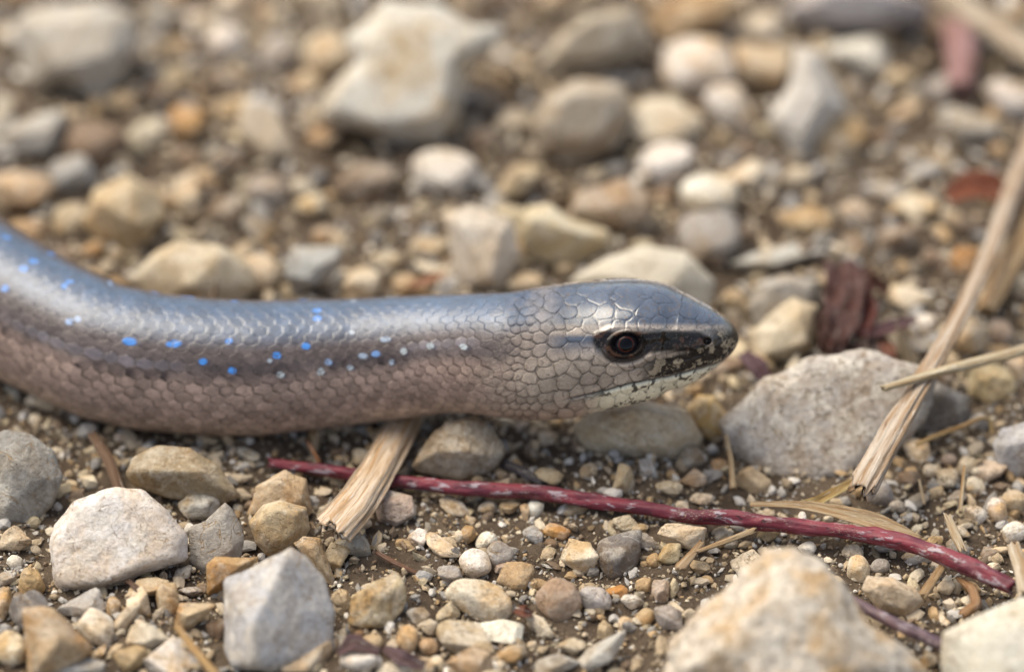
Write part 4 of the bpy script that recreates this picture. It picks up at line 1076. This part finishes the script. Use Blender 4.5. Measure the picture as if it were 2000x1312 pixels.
leaf('leaf_fragment', [(1450,690,2.4),(1480,720,2.6),(1505,755,1.8)], [22,40,20], (.085,.04,.055), 'purple leaf fragment between the snout and the porous stone', .4, .1, .2)
leaf('leaf_fragment', [(1720,660,2.0),(1735,690,2.0),(1745,715,1.4)], [20,34,16], (.15,.055,.03), 'brown leaf scrap on the back of the porous stone', .4, .1, .2)
leaf('dead_leaf', [(1850,385,2.6),(1905,365,3.4),(1965,380,2.8),(2020,360,2.2)], [36,66,60,30], (.20,.055,.018), 'rust-brown curled leaf beside the far part of the straw stem', .5, .12, .3)
leaf('seed_husk', [(1005,1192,1.0),(1022,1196,1.5),(1040,1200,1.0)], [10,26,10], (.15,.05,.025), 'small red-brown seed husk between the oval and cream-pink stones', .8, .08, .1, cat='husk')
leaf('leaf_fragment', [(660,1275,1.6),(690,1255,2.0),(740,1275,1.5)], [14,40,20], (.10,.055,.06), 'purplish leaf scrap below the popcorn-textured stone', .4, .1, .2)
leaf('leaf_fragment', [(750,1265,1.2),(785,1285,1.6),(830,1300,1.2)], [14,34,18], (.09,.05,.055), 'purplish leaf scrap beside the wide cream stone', .4, .1, -.2)
leaf('straw_fibre', [(248,1132,1.4),(268,1150,1.8),(290,1172,1.4)], [8,13,6], (.09,.05,.03), 'dark brown splinter above the square-cut cream pebble', .4, .08, .2, cat='straw')
leaf('leaf_fragment', [(800,560,2.0),(840,545,2.2),(870,535,1.8)], [12,24,12], (.30,.15,.08), 'orange-brown bit of leaf peeking over the body', .4, .1, .2)

# ------------------------------------------------------------------ smaller pebbles, one by one
SNX = SP[:, 0]
def on_snake(u, v):
    return abs(v - np.interp(u, SNX, SP[:, 1])) < np.interp(u, SNX, SP[:, 2]) - 4 if -300 < u < 1443 else False
LANDMARKS = [(60,940,'dull grey rounded stone'),(230,1055,'large flat white stone'),(350,925,'olive-brown ridged stone'),(545,1190,'blue-grey pyramid-shaped rock'),(545,1030,'orange-stained blocky stone'),(110,1250,'warm tan stone'),
 (335,1284,'bright white blocky stone'),(680,1010,'broken straw stub'),(737,1172,'popcorn-textured stone'),(937,1172,'large cream oval pebble'),(900,870,'lumpy stone under the neck'),(1090,1172,'rounded cream-pink stone'),(866,1064,'five-sided cream pebble'),
 (1210,1084,'round dark grey stone'),(1050,965,'middle of the red twig'),(1240,840,'beige stone under the jaw'),(1380,815,'honey-yellow oval pebble'),(1590,830,'large porous stone'),(1550,1220,'huge pitted rock'),(1332,1047,'flat cream slab'),
 (1620,1035,'dry grass along the twig'),(1740,1165,'smooth beige stone'),(1690,940,'split end of the straw'),(1905,1000,'rough white nugget'),(1960,880,'blue-grey angular stone'),(1930,1260,'smooth cream boulder'),(1960,1140,'thick end of the red twig'),
 (1820,800,'dark grey stone under the straw'),(1900,690,'thin crossing grass stem'),(1640,610,'red-brown bark flake'),(1540,645,'cream angular stone'),(1505,506,'long low grey stone'),(1575,440,'butter-yellow stone'),(1385,430,'white ball-shaped pebble'),
 (1255,545,'stone behind the head'),(1190,402,'pinkish brown lumpy stone'),(1100,465,'notched cream stone'),(940,490,'tall cream-white stone'),(866,338,'bright bluish-white pebble'),(708,364,'brown crusted lump'),(615,532,'blue-grey stone by the body'),
 (375,540,'broad cream stone'),(245,415,'knobbly ochre-cream stone'),(60,400,'long beige stone'),(435,418,'brown stone in the middle gravel'),(365,238,'orange pebble'),(525,268,'beige slab'),(60,258,'pale grey broad stone'),(150,100,'pale block-shaped stone'),
 (440,90,'small whitish pebble'),(800,150,'largest notched white stone'),(1135,240,'dull beige-brown stone'),(1160,90,'long pinkish beige stone'),(1362,130,'big white pebble'),(1295,246,'cream loaf-shaped pebble'),(1575,215,'tall white wedge-shaped stone'),
 (1675,106,'white flat stone'),(1660,20,'lavender-grey stone'),(1642,275,'ochre block'),(1892,252,'pale grey pointed stone'),(1930,375,'rust-brown leaf'),(1785,406,'cream stone by the leaf'),(1920,540,'orange-tan straw'),(1880,110,'pinkish twig piece')]
cols_near = [('cream', 'cream'), ('beige', 'beige'), ('tan', 'tan'), ('white', 'white'), ('grey', 'grey'), ('ochre', 'ochre'), ('palegrey', 'pale grey'), ('brown', 'brown')]
wts = np.array([.2, .2, .17, .1, .1, .1, .08, .05])
wts_far = np.array([.09, .2, .24, .05, .12, .06, .05, .19])
n_fill = 0; tries = 0
while n_fill < 150 and tries < 20000:
    tries += 1
    u, v = rng.uniform(-10, 2010), rng.uniform(-10, 1318)
    size = rng.uniform(24, 46) if v > 820 else rng.uniform(40, 84)
    w, h = size * rng.uniform(.9, 1.25), size * rng.uniform(.62, .95)
    if on_snake(u, v): continue
    if any(((u - a) / ((w + c) * .46)) ** 2 + ((v - b) / ((h + d) * .46)) ** 2 < 1 for a, b, c, d in placed): continue
    wk = wts if v > 820 else wts_far
    k = rng.choice(len(cols_near), p=wk / wk.sum()); cn, word = cols_near[k]
    kd = str(rng.choice(['a', 'r', 'l', 'f']))
    mark = min(LANDMARKS, key=lambda m: (u - m[0]) ** 2 + (v - m[1]) ** 2)[2]
    lab = f'small {dict(a="angular", r="rounded", l="lumpy", f="sharp-edged")[kd]} {word} pebble near the {mark}'
    pebble(u, v, w, h, rng.uniform(-30, 30), cn, lab, kd, level=4 if size > 34 else 3, embed=rng.uniform(.2, .42), group=lab.replace('pebble', 'pebbles'))
    n_fill += 1

# ------------------------------------------------------------------ grit and gravel too small or too many to tell apart
def build_grit():
    pal = np.array([PAL[k] for k in ('cream', 'beige', 'tan', 'white', 'grey', 'ochre', 'brown', 'palegrey', 'beige', 'tan', 'yellow')])
    VS, FS, CS = [], [], []; nv = 0
    pp = []
    for u, v, w, h in placed:
        P = at_z(u, v, 1.0); pp.append((P[0], P[1], w / FPX * DIST * .5))
    pp = np.array(pp)
    def batch(n, level, smin, smax, xr, yr, K, avoid, dark=.6):
        nonlocal nv
        D, F = ico(level)
        protos = []
        for _ in range(48):
            N = rng.normal(size=(K, 3)); N /= np.linalg.norm(N, axis=1)[:, None]; N = np.concatenate([N, -N])
            protos.append(polytope(D, N, rng.uniform(.7, 1.1, 2 * K), 14))
        protos = np.array(protos)
        xs, ys = rng.uniform(*xr, n), rng.uniform(*yr, n)
        if avoid == 'frame':                         # only where the individually built pebbles are not
            u, v, _ = project(np.stack([xs, ys, np.zeros(n)], 1))
            k = ~((u > -30) & (u < 2030) & (v > -30) & (v < 1340)); xs, ys = xs[k], ys[k]; n = len(xs)
        hz = ground_h(xs, ys)
        sz = np.exp(rng.uniform(math.log(smin), math.log(smax), n))
        V = protos[rng.integers(48, size=n)] * (sz[:, None] * .5 * rng.uniform(.65, 1.2, (n, 3)) * np.array([1, 1, .8]))[:, None, :]
        an = rng.uniform(0, 6.28, n); c, s_ = np.cos(an)[:, None], np.sin(an)[:, None]
        ti = rng.uniform(-.9, .9, n); ct, st = np.cos(ti)[:, None], np.sin(ti)[:, None]
        x, y, z = V[..., 0], V[..., 1] * ct - V[..., 2] * st, V[..., 1] * st + V[..., 2] * ct
        V = np.stack([x * c - y * s_, x * s_ + y * c, z], -1)
        V += np.stack([xs, ys, hz + sz * rng.uniform(-.05, .28, n)], -1)[:, None, :]
        m = len(D)
        VS.append(V.reshape(-1, 3)); FS.append((F[None] + (nv + m * np.arange(n))[:, None, None]).reshape(-1, 3)); nv += n * m
        col = pal[rng.integers(len(pal), size=n)] * rng.uniform(dark, 1.1, n)[:, None]
        CS.append(np.repeat(np.concatenate([col, np.ones((n, 1))], 1), m, 0))
    batch(22000, 1, .12, .40, (-45, 45), (-32, 22), 4, None, .35)
    batch(900, 2, .7, 1.3, (-45, 45), (-32, 6), 6, None)
    batch(5000, 1, .3, .6, (-48, 48), (-32, 60), 4, None, .35)
    batch(4200, 2, .45, 1.0, (-50, 50), (-34, 112), 5, None)
    batch(1700, 2, .9, 1.9, (-52, 52), (8, 112), 6, None, .35)
    batch(900, 2, 1.2, 5.0, (-90, 90), (-60, 150), 7, 'frame')
    me = mk_mesh('grit', np.concatenate(VS), np.concatenate(FS), False)
    set_attr(me, 'Col', 'FLOAT_COLOR', np.concatenate(CS))
    o = link('grit', me, M_GRIT)
    tag(o, 'fine mixed grit and crumbs scattered over the soil between the pebbles', 'grit', kind='stuff')
build_grit()
